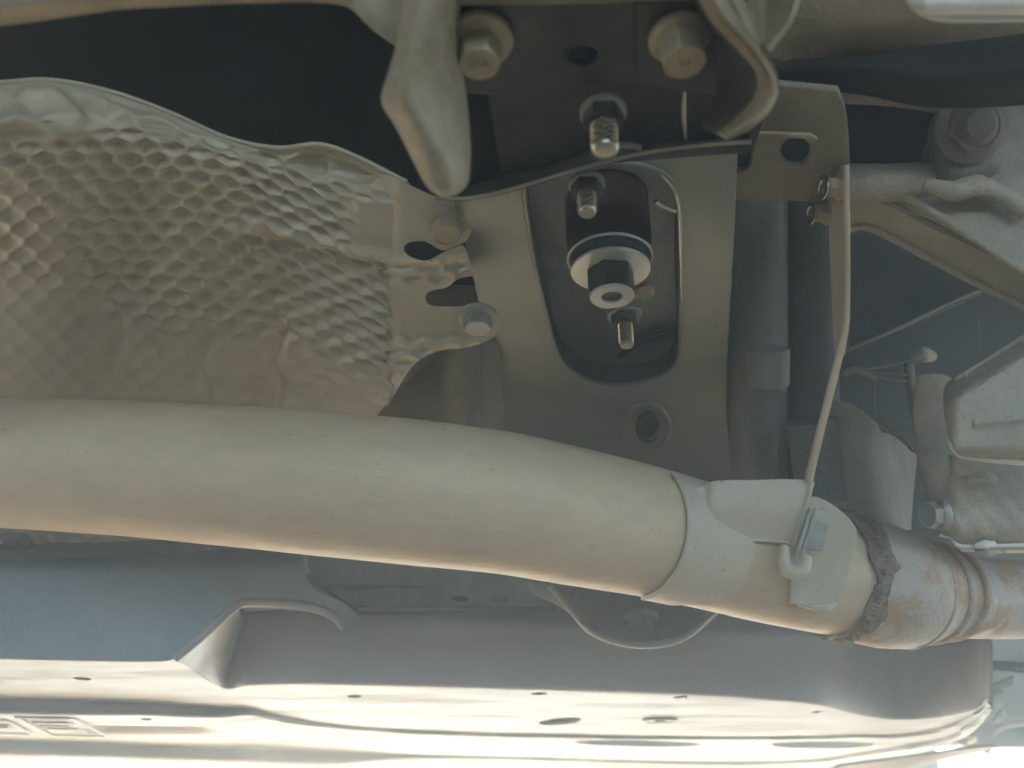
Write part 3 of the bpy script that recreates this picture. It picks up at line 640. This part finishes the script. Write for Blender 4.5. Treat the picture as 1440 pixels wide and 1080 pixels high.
sweep('lip_highlight_bead', [(856, 205, .302), (880, 204, .303), (902, 207, .304)], .0011, M_plate, LP, 8, 20)

# ================================================================== near top bracket
HB = .226
TB = thing('top_bracket', HP(800, 50, HB), 'near out-of-focus steel bracket with two big bolts at the top', 'bracket')
plate('bracket_face', [(560, -60, 1), (1060, -60, 1), (1040, 130, 1), (985, 132), (900, 122), (820, 122), (760, 133), (700, 136), (640, 132, 1), (600, 100, 1)], HPL(HB), .004, M_face, TB, [ell(820, 79, 22, 12)], bev=.0015)
plate('raised_pad', [(890, 4, 1), (1010, -6, 1), (1020, 112, 1), (899, 104, 1)], HPL(HB - .0045), .004, M_face, TB, bev=.0012)
loft('pressed_channel', [[(842, -20, .262), (845, 40, .272), (868, 95, .287)], [(856, -20, .256), (862, 40, .266), (880, 95, .284)], [(878, -20, .262), (884, 40, .274), (893, 100, .288)]], M_face, TB, 20, 30, .001)
loft('top_fold', [[(600, -40, .25), (600, -5, .245), (600, 8, .258)], [(800, -40, .25), (800, -5, .245), (800, 6, .258)], [(1000, -40, .25), (1000, -8, .245), (1000, 2, .258)]], M_brk, TB, 30, 10, .002)
loft('left_wing', [[(567, -40, .232), (562, 40, .236), (547, 98, .240), (536, 142, .243), (556, 178, .247), (580, 225, .252), (600, 262, .256), (617, 276, .258)],
                   [(600, -40, .226), (588, 40, .229), (572, 100, .232), (566, 145, .236), (582, 182, .241), (600, 225, .247), (611, 264, .253), (622, 278, .257)],
                   [(636, -40, .233), (614, 40, .236), (598, 100, .238), (597, 145, .239), (612, 185, .243), (628, 225, .248), (634, 262, .253), (632, 277, .257)],
                   [(650, -40, .246), (634, 40, .249), (628, 100, .251), (634, 140, .251), (645, 185, .253), (652, 225, .255), (652, 258, .257), (640, 274, .258)],
                   [(662, -40, .262), (650, 40, .268), (652, 100, .268), (657, 140, .268), (661, 185, .266), (662, 225, .265), (658, 258, .262), (643, 275, .259)]], M_brk, TB, 50, 90, .002)
RW = [[(968, -40, .258), (978, 20, .262), (1000, 60, .268), (1010, 100, .275), (1000, 140, .283), (985, 165, .288), (990, 185, .288)],
      [(963, -40, .240), (996, 25, .242), (1030, 64, .245), (1062, 102, .249), (1060, 135, .254), (1036, 163, .260), (1008, 186, .264)],
      [(985, -40, .227), (1018, 22, .230), (1055, 62, .234), (1085, 108, .238), (1081, 138, .242), (1056, 168, .247), (1020, 191, .252)],
      [(1008, -40, .231), (1033, 18, .234), (1068, 62, .238), (1093, 112, .242), (1089, 146, .246), (1064, 175, .252), (1028, 196, .258)]]
loft('wing_inner_face', [RW[0], [(a[0] - 2, a[1], a[2] + .001) for a in RW[1]]], M_face, TB, 20, 60, .002)
loft('right_wing', RW[1:], M_brk, TB, 30, 70, .002)
loft('outer_lobe', [[(1010, -40, .245), (1040, 20, .250), (1062, 68, .256)], [(1060, -40, .262), (1070, 15, .264), (1072, 60, .262)], [(1125, -40, .250), (1112, 20, .254), (1078, 68, .258)]], M_brk, TB, 30, 30, .002)
flange_bolt('top_bolt', HP(674, 54, HB - .001), Vector((.02, .04, -1)), .0112, .0074, .0108, M_zinc, 'big tan flange bolt at the left of the near top bracket', 'big flange bolts in the top bracket', rot=.5, marks=3)
flange_bolt('top_bolt', HP(955, 50, HB - .0055), Vector((.06, .04, -1)), .0100, .0076, .0110, M_zinc, 'big tan flange bolt at the right of the near top bracket under the wing', 'big flange bolts in the top bracket', rot=.2, marks=2)
w = loft('near_cross_tube', [[(-140, -40, .24), (-140, 10, .225), (-140, 44, .235)], [(0, -60, .24), (0, 0, .225), (0, 36, .235)], [(180, -60, .245), (180, -10, .23), (180, 14, .24)], [(400, -60, .25), (400, -20, .235), (400, 3, .245)], [(500, -60, .255), (500, -20, .24), (495, 4, .25)]], M_brk, None, 60, 30, .002, lump=.001)
tag(w, 'blurred tan member crossing the top left corner close to the lens', 'member')
w = loft('corner_gusset', [[(440, -50, .27), (445, 0, .27)], [(490, -50, .268), (490, 8, .268)], [(530, -50, .27), (530, 42, .272)], [(585, -50, .272), (575, 75, .28)]], M_brk, None, 30, 16, .002)
tag(w, 'dim tan gusset between the top left member and the bracket wing', 'gusset')

# ================================================================== black cavity behind
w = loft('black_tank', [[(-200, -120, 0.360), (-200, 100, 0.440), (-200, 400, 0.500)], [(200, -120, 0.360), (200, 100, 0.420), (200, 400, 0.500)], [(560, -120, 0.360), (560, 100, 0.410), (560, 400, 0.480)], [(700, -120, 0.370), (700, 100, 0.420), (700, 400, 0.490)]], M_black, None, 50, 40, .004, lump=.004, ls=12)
tag(w, 'black tank surface in shadow above the heat shield', 'tank')
w = sweep('small_black_hose', [(520, 200, .46), (545, 190, .45), (570, 205, .45), (590, 240, .45)], .006, M_rub, None, 14, 30); tag(w, 'short black hose in the shadow left of the bracket wing', 'hose')

# ================================================================== big exhaust pipe
EX = thing('exhaust_pipe', U(500, 680, .40), 'large tan exhaust pipe crossing the picture with a burnt weld at its right end', 'exhaust pipe')
pp = [(-180, 646, .432, 90), (0, 650, .426, 92), (150, 656, .413, 95), (300, 666, .402, 99), (450, 679, .392, 101.5), (580, 691, .390, 102.5), (700, 705, .396, 100.5), (800, 724, .405, 97), (900, 744, .418, 92.5), (1000, 769, .434, 88), (1080, 790, .446, 85.5), (1160, 806, .458, 84), (1205, 815, .466, 83.5)]
def pr(p): return p[3] * math.hypot(1, 0) / FPX * p[2]
sweep('pipe_body', [(p[0], p[1], p[2]) for p in pp], [pr(p) * .985 for p in pp], M_pipe, EX, 96, 200, disp=lambda t, a: .00025 * noise.noise(Vector((t * 14, math.cos(a), math.sin(a)))))
# weld ring, flared collar and following pipe
wr = [(1150, 803, .456), (1185, 808, .461), (1215, 813, .466), (1240, 817, .470)]
def wd(t, a):
    return .0022 * math.exp(-((t - .5) / .22) ** 2) + .0016 * noise.noise(Vector((t * 9, math.cos(a) * 7, math.sin(a) * 7))) + .0006 * abs(math.sin(t * 7 + a * 34))
T1 = (U(1330, 834, .50) - U(1262, 827, .477)).normalized(); n1 = Vector((0, -.5, -.9)); n1 = (n1 - T1 * n1.dot(T1)).normalized(); b1 = T1.cross(n1)
sweep('flared_collar', [(1165, 806, .459), (1200, 814, .464), (1235, 822, .470), (1262, 827, .477), (1290, 830, .486), (1330, 834, .50)], [.0328, .0342, .0348, .0335, .0300, .0262], M_scale, EX, 90, 70)
for rx, rr in ((1268, .0318), (1298, .0292), (1326, .0268)):
    cR = U(rx, 827 + (rx - 1262) * .09, .477 + (rx - 1262) * .0003); q = [cR + (n1 * math.cos(a) + b1 * math.sin(a)) * rr for a in np.linspace(0, 2 * math.pi, 60)]
    sweep('pressed_ring', q, .0020, M_scale, EX, 12, 120, world=True)
sweep('rear_pipe', [(1260, 828, .480), (1300, 834, .496), (1340, 838, .512), (1400, 842, .535), (1560, 846, .58)], [.0285, .0265, .0252, .0250, .0250], M_scale, EX, 80, 80,
      disp=lambda t, a: .0022 * math.exp(-((t - .16) / .025) ** 2) + .0020 * math.exp(-((t - .30) / .02) ** 2))
bead = []
# bead follows the ring where the collar meets the pipe, wandering a little
Tn = (U(1235, 822, .470) - U(1165, 806, .459)).normalized(); n0 = Vector((0, -.5, -.9)); n0 = (n0 - Tn * n0.dot(Tn)).normalized(); b0 = Tn.cross(n0); cw = U(1205, 815, .465)
for k in range(60):
    a = 2 * math.pi * k / 59; bead.append(cw + Tn * (-.0135 + .0016 * math.sin(a * 3) + .0012 * math.sin(a * 7 + 1)) + (n0 * math.cos(a) + b0 * math.sin(a)) * .0338)
sweep('weld_bead', bead, .0036, M_weld, EX, 20, 700, disp=lambda t, a: .0007 * abs(math.sin(t * 230 + 2 * math.sin(t * 60))) + .0018 * noise.noise(Vector((t * 60, math.cos(a), math.sin(a)))) - .0012 * noise.noise(Vector((t * 22, 3, 1))), world=True, flat=.75, ang=60)
def arcpatch(name, cen, a0, a1, r, w0, w1, m, parent, th=.002, na=60, nw=12, edge=None):
    """curved strip hugging the pipe: cen(s)->(centre, tangent) for s along the pipe"""
    P = np.zeros((na, nw, 3))
    for i in range(na):
        a = a0 + (a1 - a0) * i / (na - 1); e0, e1 = edge(i / (na - 1)) if edge else (w0, w1)
        for j in range(nw):
            s = e0 + (e1 - e0) * j / (nw - 1); c, Tt = cen(s); n = Vector((0, -.5, -.9)); n = (n - Tt * n.dot(Tt)).normalized(); b = Tt.cross(n)
            P[i, j] = c + (n * math.cos(a) + b * math.sin(a)) * (r(s) if callable(r) else r)
    return sheet(name, P, m, parent, th)
pw = np.array([list(U(p[0], p[1], p[2])) for p in pp]); prr = np.array([pr(p) * .985 for p in pp]); pxs = np.array([p[0] for p in pp], float)
def pcen(x):
    t = float(np.interp(x, pxs, np.arange(len(pxs)))); c = crs(pw, np.array([t]))[0]; c2 = crs(pw, np.array([min(t + .05, len(pw) - 1)]))[0]; c1 = crs(pw, np.array([max(t - .05, 0)]))[0]
    return Vector(c), Vector(c2 - c1).normalized()
def prad(x): return float(np.interp(x, pxs, prr)) + .0022
def ringc(x): return cw + Tn * (x - .0185), Tn
arcpatch('scorched_band', ringc, -3.0, 2.6, .0350, 0, 1, M_weld, EX, .0015, 160, 20, edge=lambda t: (-.001 - .004 * noise.noise(Vector((t * 16, 0, 1))) - .006 * (1 - float(sm(np.array(t), .2, .42))), .0105 + .0045 * noise.noise(Vector((t * 13, 5, 1))) + .003 * noise.noise(Vector((t * 44, 5, 1)))))
HB_ = thing('exhaust_hanger', U(1000, 740, .41), 'welded saddle bracket with a flat arm gripping the exhaust pipe', 'hanger bracket')
arcpatch('saddle', pcen, -1.75, .55, prad, 905, 985, M_lug, HB_, .002, 70, 24, edge=lambda t: (905 + 8 * math.sin(t * 3), 990 - 45 * sm(np.array(t), .72, 1.0) + 10 * math.sin(t * 3.1)))
sg = []
for a in np.linspace(-1.75, .55, 30):
    c, Tt = pcen(905 + 8 * math.sin((a + 1.75) / 2.3 * 3)); n = Vector((0, -.5, -.9)); n = (n - Tt * n.dot(Tt)).normalized(); b = Tt.cross(n); sg.append(c + (n * math.cos(a) + b * math.sin(a)) * (prad(905) - .0008))
sweep('seam_weld', sg, .0012, M_lug, HB_, 10, 160, world=True, disp=lambda t, a: .0001 * math.sin(t * 150))
sweep('weld_blob', [(912, 783, .3955), (914, 793, .398), (911, 803, .402)], [.0025, .0036, .0024], M_weld if False else M_plate, HB_, 12, 24, disp=lambda t, a: .0007 * noise.noise(Vector((t * 9, a, 2))))
loft('hanger_arm', [[(940, 690, .400), (945, 745, .392), (945, 805, .398)], [(968, 692, .402), (972, 742, .394), (965, 800, .400)], [(990, 682, .403), (992, 730, .398), (992, 772, .401)], [(1008, 676, .400), (1010, 720, .397), (1010, 764, .400)], [(1060, 675, .402), (1058, 718, .400), (1052, 761, .403)], [(1110, 674, .405), (1104, 718, .403), (1094, 761, .406)], [(1141, 676, .408), (1130, 722, .407), (1118, 766, .409)]], M_lug, HB_, 60, 30, .0025)
sweep('arm_edge', [(938, 808, .3985), (962, 800, .400), (985, 776, .402), (1005, 764, .4005), (1052, 760, .4035), (1094, 761, .4065), (1116, 766, .410)], .0009, M_lug, HB_, 8, 60)
sweep('arm_fold', [(1142, 677, .4075), (1130, 722, .4065), (1118, 768, .409)], .0014, M_lug, HB_, 10, 24)
# bolt tail, clip hook and lug plate
lug = PL3((1120, 720, .411), (1200, 740, .4145), (1150, 850, .4125))
plate('lug_plate', [(1140, 700), (1175, 712), (1202, 738), (1204, 760), (1188, 830), (1174, 850, 1), (1150, 856), (1113, 846, 1), (1110, 800), (1112, 740, 1)], lug, .003, M_lug, HB_, bev=.001)
sweep('lug_edge_weld', [(1112, 844, .4125), (1140, 853, .4125), (1160, 855, .4125), (1174, 849, .4135)], [.0012, .0015, .0028, .0012], M_lug, HB_, 10, 40, disp=lambda t, a: .0005 * noise.noise(Vector((t * 12, a, 0))))
plate('square_nut', [(1142, 728, 1), (1168, 736, 1), (1158, 776, 1), (1132, 772, 1)], PL3((1140, 725, .401), (1168, 736, .402), (1150, 780, .401)), .010, M_zincg, HB_, bev=.0008)
sweep('hook_clip', [(1103, 768, .403), (1102, 786, .400), (1106, 800, .398), (1118, 804, .397), (1130, 798, .397), (1134, 782, .399)], [.0022, .0032, .0036, .0036, .0034, .0026], M_lug, HB_, 14, 50)
for k, (x0, x1) in enumerate(((1120, 1141), (1127, 1148))):
    sweep('bolt_shank', [(x1, 715, .404), (x0, 783, .401)], .0012, M_zincg, HB_, 10, 12)

# thin tie strip rising to the gearbox
TS = thing('tie_strip', U(1180, 420, .42), 'thin edge-on tie strip running down from two bolts to the exhaust hanger', 'tie strip')
loft('strip_face', [[(1165, 232, .385), (1166, 330, .395), (1170, 430, .405), (1174, 520, .414)], [(1178, 232, .375), (1179, 330, .385), (1181, 430, .396), (1180, 500, .408)], [(1188, 232, .366), (1189, 330, .376), (1189, 440, .388), (1184, 500, .400)]], M_lug, TS, 16, 60, .0016)
def ribbon(name, c, w0, m, parent, th, n=60):
    """flat strip seen nearly edge on: goes back from its near edge along the view"""
    P = []
    A = crs(np.array([list(U(*p)) for p in c]), np.linspace(0, len(c) - 1, n))
    Bk = crs(np.array([list(U(p[0] - 3, p[1], p[2] + w0)) for p in c]), np.linspace(0, len(c) - 1, n)); P = np.stack([A + (Bk - A) * k / 5 for k in range(6)], 1)
    return P
sweep('strip_edge', [(1190, 232, .364), (1191, 330, .374), (1191, 425, .385), (1189, 462, .388), (1180, 500, .392), (1165, 560, .397), (1150, 620, .402), (1137, 676, .407)], [.0013, .0014, .0014, .0015, .0018, .0020, .0020, .0020], M_pipe, TS, 12, 90)
loft('lower_strip_face', [[(1183, 470, .392), (1172, 520, .396), (1157, 590, .401), (1134, 680, .408)], [(1181, 470, .41), (1168, 520, .414), (1151, 590, .418), (1128, 680, .422)]], M_plate, TS, 8, 50, .001)
for x, y, d, lb in ((1160, 264, .372, 'small tan bolt head on the tie strip, the upper of the pair'), (1143, 300, .392, 'small tan bolt head beside the tie strip, the lower of the pair')):
    b = flange_bolt('side_bolt', U(x + 22, y, d + .002), Vector((-1, -.12, -.05)), .0058, .0048, .0062, M_zinc, lb, 'small bolts on the tie strip', rot=.5, ft=.0016)
    ring('collar', U(x - 2, y, d) , Vector((-1, -.12, -.05)).normalized(), .0058, .003, .0008, M_stud, b)

# ================================================================== vertical tubes behind the tie strip
w = sweep('front_down_tube', [(1062, 275, .472), (1064, 310, .476), (1066, 450, .495), (1068, 700, .53)], [.017, .0175, .0172, .0172], M_tube, None, 40, 60); tag(w, 'smooth grey vertical tube right of the cross plate', 'tube')
w = thing('wrapped_down_tube', U(1140, 480, .49), 'darker vertical tube behind the tie strip ending in foil wrap', 'tube')
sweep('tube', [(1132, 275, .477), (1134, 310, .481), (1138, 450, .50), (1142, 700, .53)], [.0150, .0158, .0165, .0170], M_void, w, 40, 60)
sweep('foil_wrap', [(1140, 590, .495), (1150, 640, .497), (1158, 700, .50)], [.0148, .0152, .0150], M_wrap, w, 48, 120, disp=lambda t, a: .0006 * math.sin(t * 150 + 3 * math.sin(a * 9)) + .0004 * noise.noise(Vector((t * 30, a * 6, 0))))
w = sweep('tube_collar', [(1080, 490, .470), (1080, 540, .475)], .012, M_tube, None, 30, 10); tag(w, 'short faint collar on the smooth vertical tube', 'collar')
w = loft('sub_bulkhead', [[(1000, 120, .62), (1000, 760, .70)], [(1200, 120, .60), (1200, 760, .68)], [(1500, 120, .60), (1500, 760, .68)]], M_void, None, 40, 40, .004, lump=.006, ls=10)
tag(w, 'dark hazy bulkhead behind the tubes and the gearbox', 'bulkhead')

# ================================================================== gearbox side at right
GB = thing('gearbox_mount', U(1330, 250, .40), 'dusty cast gearbox arm with ribs and a round boss at the right', 'gearbox arm')
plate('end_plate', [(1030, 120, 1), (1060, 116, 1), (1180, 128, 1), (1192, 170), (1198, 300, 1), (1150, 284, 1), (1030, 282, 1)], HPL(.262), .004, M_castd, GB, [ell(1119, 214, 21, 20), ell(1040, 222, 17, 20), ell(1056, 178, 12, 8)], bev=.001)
plate('end_plate_fold', [(1020, 186, 1), (1140, 190, 1), (1150, 196, 1), (1020, 192, 1)], HPL(.2575), .002, M_brk, GB, bev=.0006)
sweep('arm_tube', [(1185, 258, .392), (1230, 258, .392), (1285, 256, .392), (1330, 262, .395)], [.0092, .0090, .0088, .010], M_cast, GB, 30, 30, disp=lambda t, a: .0004 * noise.noise(Vector((t * 8, math.cos(a) * 2, math.sin(a) * 2))))
bz = U(1362, 180, .385)
loft('boss_casting', [[(1268, 258, .415), (1290, 235, .40), (1302, 200, .395), (1306, 175, .395), (1322, 148, .398), (1345, 134, .402)],
                      [(1300, 285, .41), (1318, 262, .386), (1322, 220, .380), (1324, 185, .378), (1335, 160, .382), (1358, 133, .395)],
                      [(1360, 280, .40), (1365, 250, .378), (1362, 215, .378), (1365, 185, .376), (1370, 160, .380), (1385, 134, .392)],
                      [(1420, 260, .40), (1418, 235, .385), (1415, 205, .380), (1412, 180, .380), (1414, 155, .384), (1412, 130, .395)],
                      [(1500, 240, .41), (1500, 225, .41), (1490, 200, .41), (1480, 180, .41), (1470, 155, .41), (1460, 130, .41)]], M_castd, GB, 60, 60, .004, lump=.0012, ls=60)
flange_bolt('gearbox_bolt', U(1362, 180, .3735), Vector((.0, -.8, -.6)), .0165, .0125, .0065, M_castd, 'dusty brown hex bolt in the round boss at the upper right', None, rot=.52, ft=.0022, dome=.0028)
loft('upper_rib', [[(1190, 288, .40), (1200, 325, .415)], [(1240, 286, .395), (1225, 322, .41)], [(1310, 320, .385), (1300, 360, .40)], [(1380, 352, .378), (1380, 402, .392)], [(1480, 398, .37), (1480, 452, .385)]], M_cast, GB, 50, 14, .003, lump=.0006, ls=50)
sweep('rib_edge_or_glint', [(1195, 322, .413), (1225, 322, .409), (1300, 360, .399), (1380, 402, .391), (1480, 452, .384)], .0017, M_cast, GB, 10, 50)
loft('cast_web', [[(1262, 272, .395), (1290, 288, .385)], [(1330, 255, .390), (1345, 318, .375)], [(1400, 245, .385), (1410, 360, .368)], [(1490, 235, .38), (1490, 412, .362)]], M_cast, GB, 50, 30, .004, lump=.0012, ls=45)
sweep('web_edge', [(1265, 272, .392), (1300, 292, .381), (1345, 320, .373), (1410, 362, .366), (1490, 414, .360)], .0020, M_cast, GB, 10, 50)
sweep('cast_ridge', [(1300, 258, .375), (1340, 268, .372), (1375, 262, .371), (1410, 275, .371), (1445, 300, .368)], [.0025, .0048, .005, .004, .004], M_cast, GB, 14, 50, disp=lambda t, a: .0006 * noise.noise(Vector((t * 12, a, 0))))
w = loft('gearbox_housing', [[(1060, -60, .32), (1070, 30, .33), (1082, 100, .345)], [(1180, -60, .32), (1180, 30, .33), (1180, 86, .345)], [(1260, -60, .315), (1262, 30, .326), (1264, 78, .342)], [(1340, -60, .32), (1340, 30, .33), (1340, 66, .345)], [(1500, -60, .33), (1500, 20, .335), (1500, 44, .345)]], M_brown, None, 80, 40, .004, lump=.0015, ls=40)
tag(w, 'dusty brown casting across the top right behind the bracket wing', 'housing')
w = loft('dark_beam', [[(1060, 85, .345), (1060, 105, .345), (1060, 122, .36)], [(1200, 78, .34), (1200, 100, .335), (1200, 132, .355)], [(1320, 62, .335), (1320, 110, .33), (1320, 152, .355)], [(1500, 40, .33), (1500, 90, .325), (1500, 145, .35)]], M_beam, None, 50, 20, .003); tag(w, 'near black beam running to the right edge under the brown casting', 'beam')
w = loft('tan_rail', [[(1040, 112, .37), (1040, 126, .365), (1040, 142, .37)], [(1140, 110, .372), (1140, 130, .366), (1140, 146, .372)], [(1230, 118, .38), (1230, 136, .374), (1230, 148, .38)], [(1330, 150, .40), (1330, 156, .395), (1330, 160, .4)]], M_brown, None, 40, 14, .003); tag(w, 'narrow brown rail below the near black beam', 'rail')
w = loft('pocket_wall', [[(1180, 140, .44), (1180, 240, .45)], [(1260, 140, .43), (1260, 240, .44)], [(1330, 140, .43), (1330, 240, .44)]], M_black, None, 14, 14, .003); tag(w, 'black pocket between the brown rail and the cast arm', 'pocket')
plate_w = bendplate('corner_cover', [(1262, -60, 1), (1272, -12), (1285, 8), (1306, 22), (1338, 27), (1400, 27), (1500, 25, 1), (1500, -60, 1)], lambda x, y: .255 + .010 * (max(0, (y - 2) / 26)) ** 2 + .006 * max(0, (1300 - x) / 40), M_cover, None, .006, 5)
tag(plate_w, 'pale smooth cover with rounded corner at the top right corner', 'cover')
sweep('cover_rim', [(1264, -40, .262), (1273, -12, .262), (1286, 8, .262), (1306, 21, .262), (1338, 26, .262), (1400, 26, .262), (1500, 24, .262)], .0012, M_cover, plate_w, 10, 60)
# slanted dark blades in the gap
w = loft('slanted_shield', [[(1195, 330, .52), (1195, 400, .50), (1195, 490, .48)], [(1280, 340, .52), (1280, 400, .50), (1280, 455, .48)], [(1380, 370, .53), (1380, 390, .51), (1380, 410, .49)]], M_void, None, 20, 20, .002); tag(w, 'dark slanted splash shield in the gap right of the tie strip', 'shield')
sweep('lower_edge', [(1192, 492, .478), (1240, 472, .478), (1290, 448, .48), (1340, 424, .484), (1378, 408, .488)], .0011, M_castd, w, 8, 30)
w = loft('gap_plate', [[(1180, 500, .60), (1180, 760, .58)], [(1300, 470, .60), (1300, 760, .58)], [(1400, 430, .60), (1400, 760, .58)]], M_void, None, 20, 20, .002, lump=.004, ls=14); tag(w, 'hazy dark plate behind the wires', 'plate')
w = loft('rounded_housing', [[(1150, 560, .50), (1148, 640, .50), (1165, 740, .50)], [(1200, 570, .485), (1205, 640, .48), (1215, 740, .485)], [(1240, 600, .495), (1245, 650, .49), (1255, 740, .495)], [(1290, 640, .54), (1285, 690, .54), (1280, 760, .54)]], M_castd, None, 30, 30, .002); tag(w, 'rounded dim housing above the burnt weld', 'housing')

# ================================================================== right cover pan and engine casting
RC = thing('sump_cover', U(1400, 580, .40), 'smooth grey-green rounded cover box at the right edge', 'cover')
def rcd(x, y):
    # rounded box: depth grows at the borders
    ex = max(0, (1352 - x) / 26); ey = max(0, (y - 626) / 22); tp = 540 - (x - 1340) * .62; et = max(0, (tp + 26 - y) / 26)
    return .385 + .016 * min(1, ex) ** 2 + .014 * min(1.1, ey) ** 2 + .020 * min(1, et) ** 1.4 - (.0020 * math.exp(-((y - 600 + (x - 1340) * .12) / 6) ** 2) if x > 1370 else 0)
bendplate('cover_shell', [(1326, 560), (1330, 540), (1345, 530), (1380, 508), (1440, 470), (1500, 430, 1), (1500, 658, 1), (1440, 650), (1360, 642), (1343, 634), (1334, 610), (1328, 585)], rcd, M_cast, RC, .006, 5)
sweep('bright_lower_rim', [(1338, 620, .396), (1345, 634, .3985), (1362, 642, .3985), (1440, 650, .3985), (1500, 656, .3985)], .0018, M_cover, RC, 10, 50)
EC = thing('engine_casting', U(1390, 700, .44), 'grey engine casting block below the rounded cover at the right edge', 'casting')
def ecd(x, y):
    e = ((x - 1378) / 22) ** 2 + ((y - 676) / 9) ** 2
    return .43 + .012 * min(1, max(0, (1350 - x) / 30)) ** 2 + .010 * min(1, max(0, (y - 740) / 25)) ** 2 - .004 * max(0, 1 - abs(e - .6)) - .0008 * math.sin(x * .21) * math.sin(y * .17)
bendplate('casting_shell', [(1310, 640, 1), (1300, 655), (1305, 680), (1318, 700), (1316, 740, 1), (1325, 752), (1338, 756), (1347, 767, 1), (1500, 766, 1), (1500, 640, 1)], ecd, M_cast, EC, .006, 5)
sweep('parting_line', [(1322, 753, .440), (1338, 756, .4395), (1348, 767, .4385), (1380, 768, .438), (1500, 764, .438)], .0010, M_cover, EC, 8, 40)
loft('lower_flange', [[(1349, 772, .442), (1352, 776, .445)], [(1420, 774, .442), (1420, 778, .445)], [(1500, 771, .442), (1500, 775, .445)]], M_cover, EC, 20, 6, .003)
sweep('rivet_tip', [(1371, 768, .436), (1385, 766, .434), (1398, 764, .436)], [.0012, .0026, .0012], M_cover, EC, 12, 20)
sweep('rivet_tip', [(1371, 776, .440), (1388, 776, .438), (1412, 776, .441)], [.0012, .0024, .0010], M_cast, EC, 12, 20)
flange_bolt('casting_bolt', U(1322, 724, .432), Vector((-1, -.3, -.12)), .0088, .0070, .0075, M_zincg, 'pale hex bolt sticking sideways from the engine casting', None, rot=.3)
w = thing('sensor_tube', U(1310, 590, .45), 'stubby grey sensor tube left of the rounded cover', 'sensor')
sweep('tube_body', [(1312, 535, .462), (1312, 580, .455), (1316, 630, .448), (1322, 690, .448)], [.0092, .0098, .0095, .010], M_cast, w, 30, 50, disp=lambda t, a: .0005 * noise.noise(Vector((t * 10, a, 0))))
sweep('tube_foot', [(1302, 640, .442), (1316, 655, .440), (1324, 700, .445)], [.006, .009, .006], M_cast, w, 20, 24)
sweep('tube_cap', [(1284, 506, .48), (1298, 499, .478), (1312, 502, .48)], [.003, .0048, .003], M_cast, w, 16, 20)
sweep('stem', [(1278, 510, .482), (1284, 560, .478), (1292, 610, .474)], .0026, M_castd, w, 12, 24)
# wires
WL = thing('wiring_loom', U(1230, 560, .48), 'tangle of thin grey wires between the tie strip and the sensor tube', 'wires')
for c, r in (([(1185, 526, .47), (1200, 521, .47), (1216, 524, .468), (1232, 534, .468)], .0022), ([(1215, 520, .47), (1250, 514, .475), (1284, 507, .48)], .0008), ([(1205, 522, .47), (1255, 526, .475), (1284, 529, .48)], .0007),
             ([(1218, 524, .47), (1250, 534, .475), (1280, 536, .48)], .0007), ([(1228, 532, .47), (1230, 570, .472), (1238, 600, .475)], .0008), ([(1236, 578, .47), (1250, 598, .468), (1265, 612, .47)], .0014),
             ([(1240, 608, .472), (1262, 596, .468), (1288, 592, .47)], .0010), ([(1238, 602, .47), (1256, 610, .468), (1270, 616, .47), (1282, 632, .472)], .0011), ([(1278, 624, .47), (1284, 634, .47), (1298, 636, .47)], .0008),
             ([(1376, 440, .5), (1377, 470, .5), (1378, 500, .5)], .0004)):
    sweep('wire', c, r, M_wire, WL, 8, 30)

# ================================================================== added bluish haze volume imitating veiling lens glare
hz = box('haze', -45, 45, -45, 45, -1.9, .75, M_black); hz['kind'] = 'stuff'
hm = bpy.data.materials.new('haze_air'); hm.use_nodes = True; hn = hm.node_tree.nodes; hn.remove(hn['Principled BSDF'])
pv = hn.new('ShaderNodeVolumePrincipled'); pv.inputs['Color'].default_value = (.74, .88, 1, 1); pv.inputs['Density'].default_value = .33; pv.inputs['Anisotropy'].default_value = .6
hm.node_tree.links.new(pv.outputs[0], hn['Material Output'].inputs['Volume']); hz.data.materials[0] = hm

# strip private helper values
for o in list(bpy.data.objects):
    if '_w' in o: del o['_w']
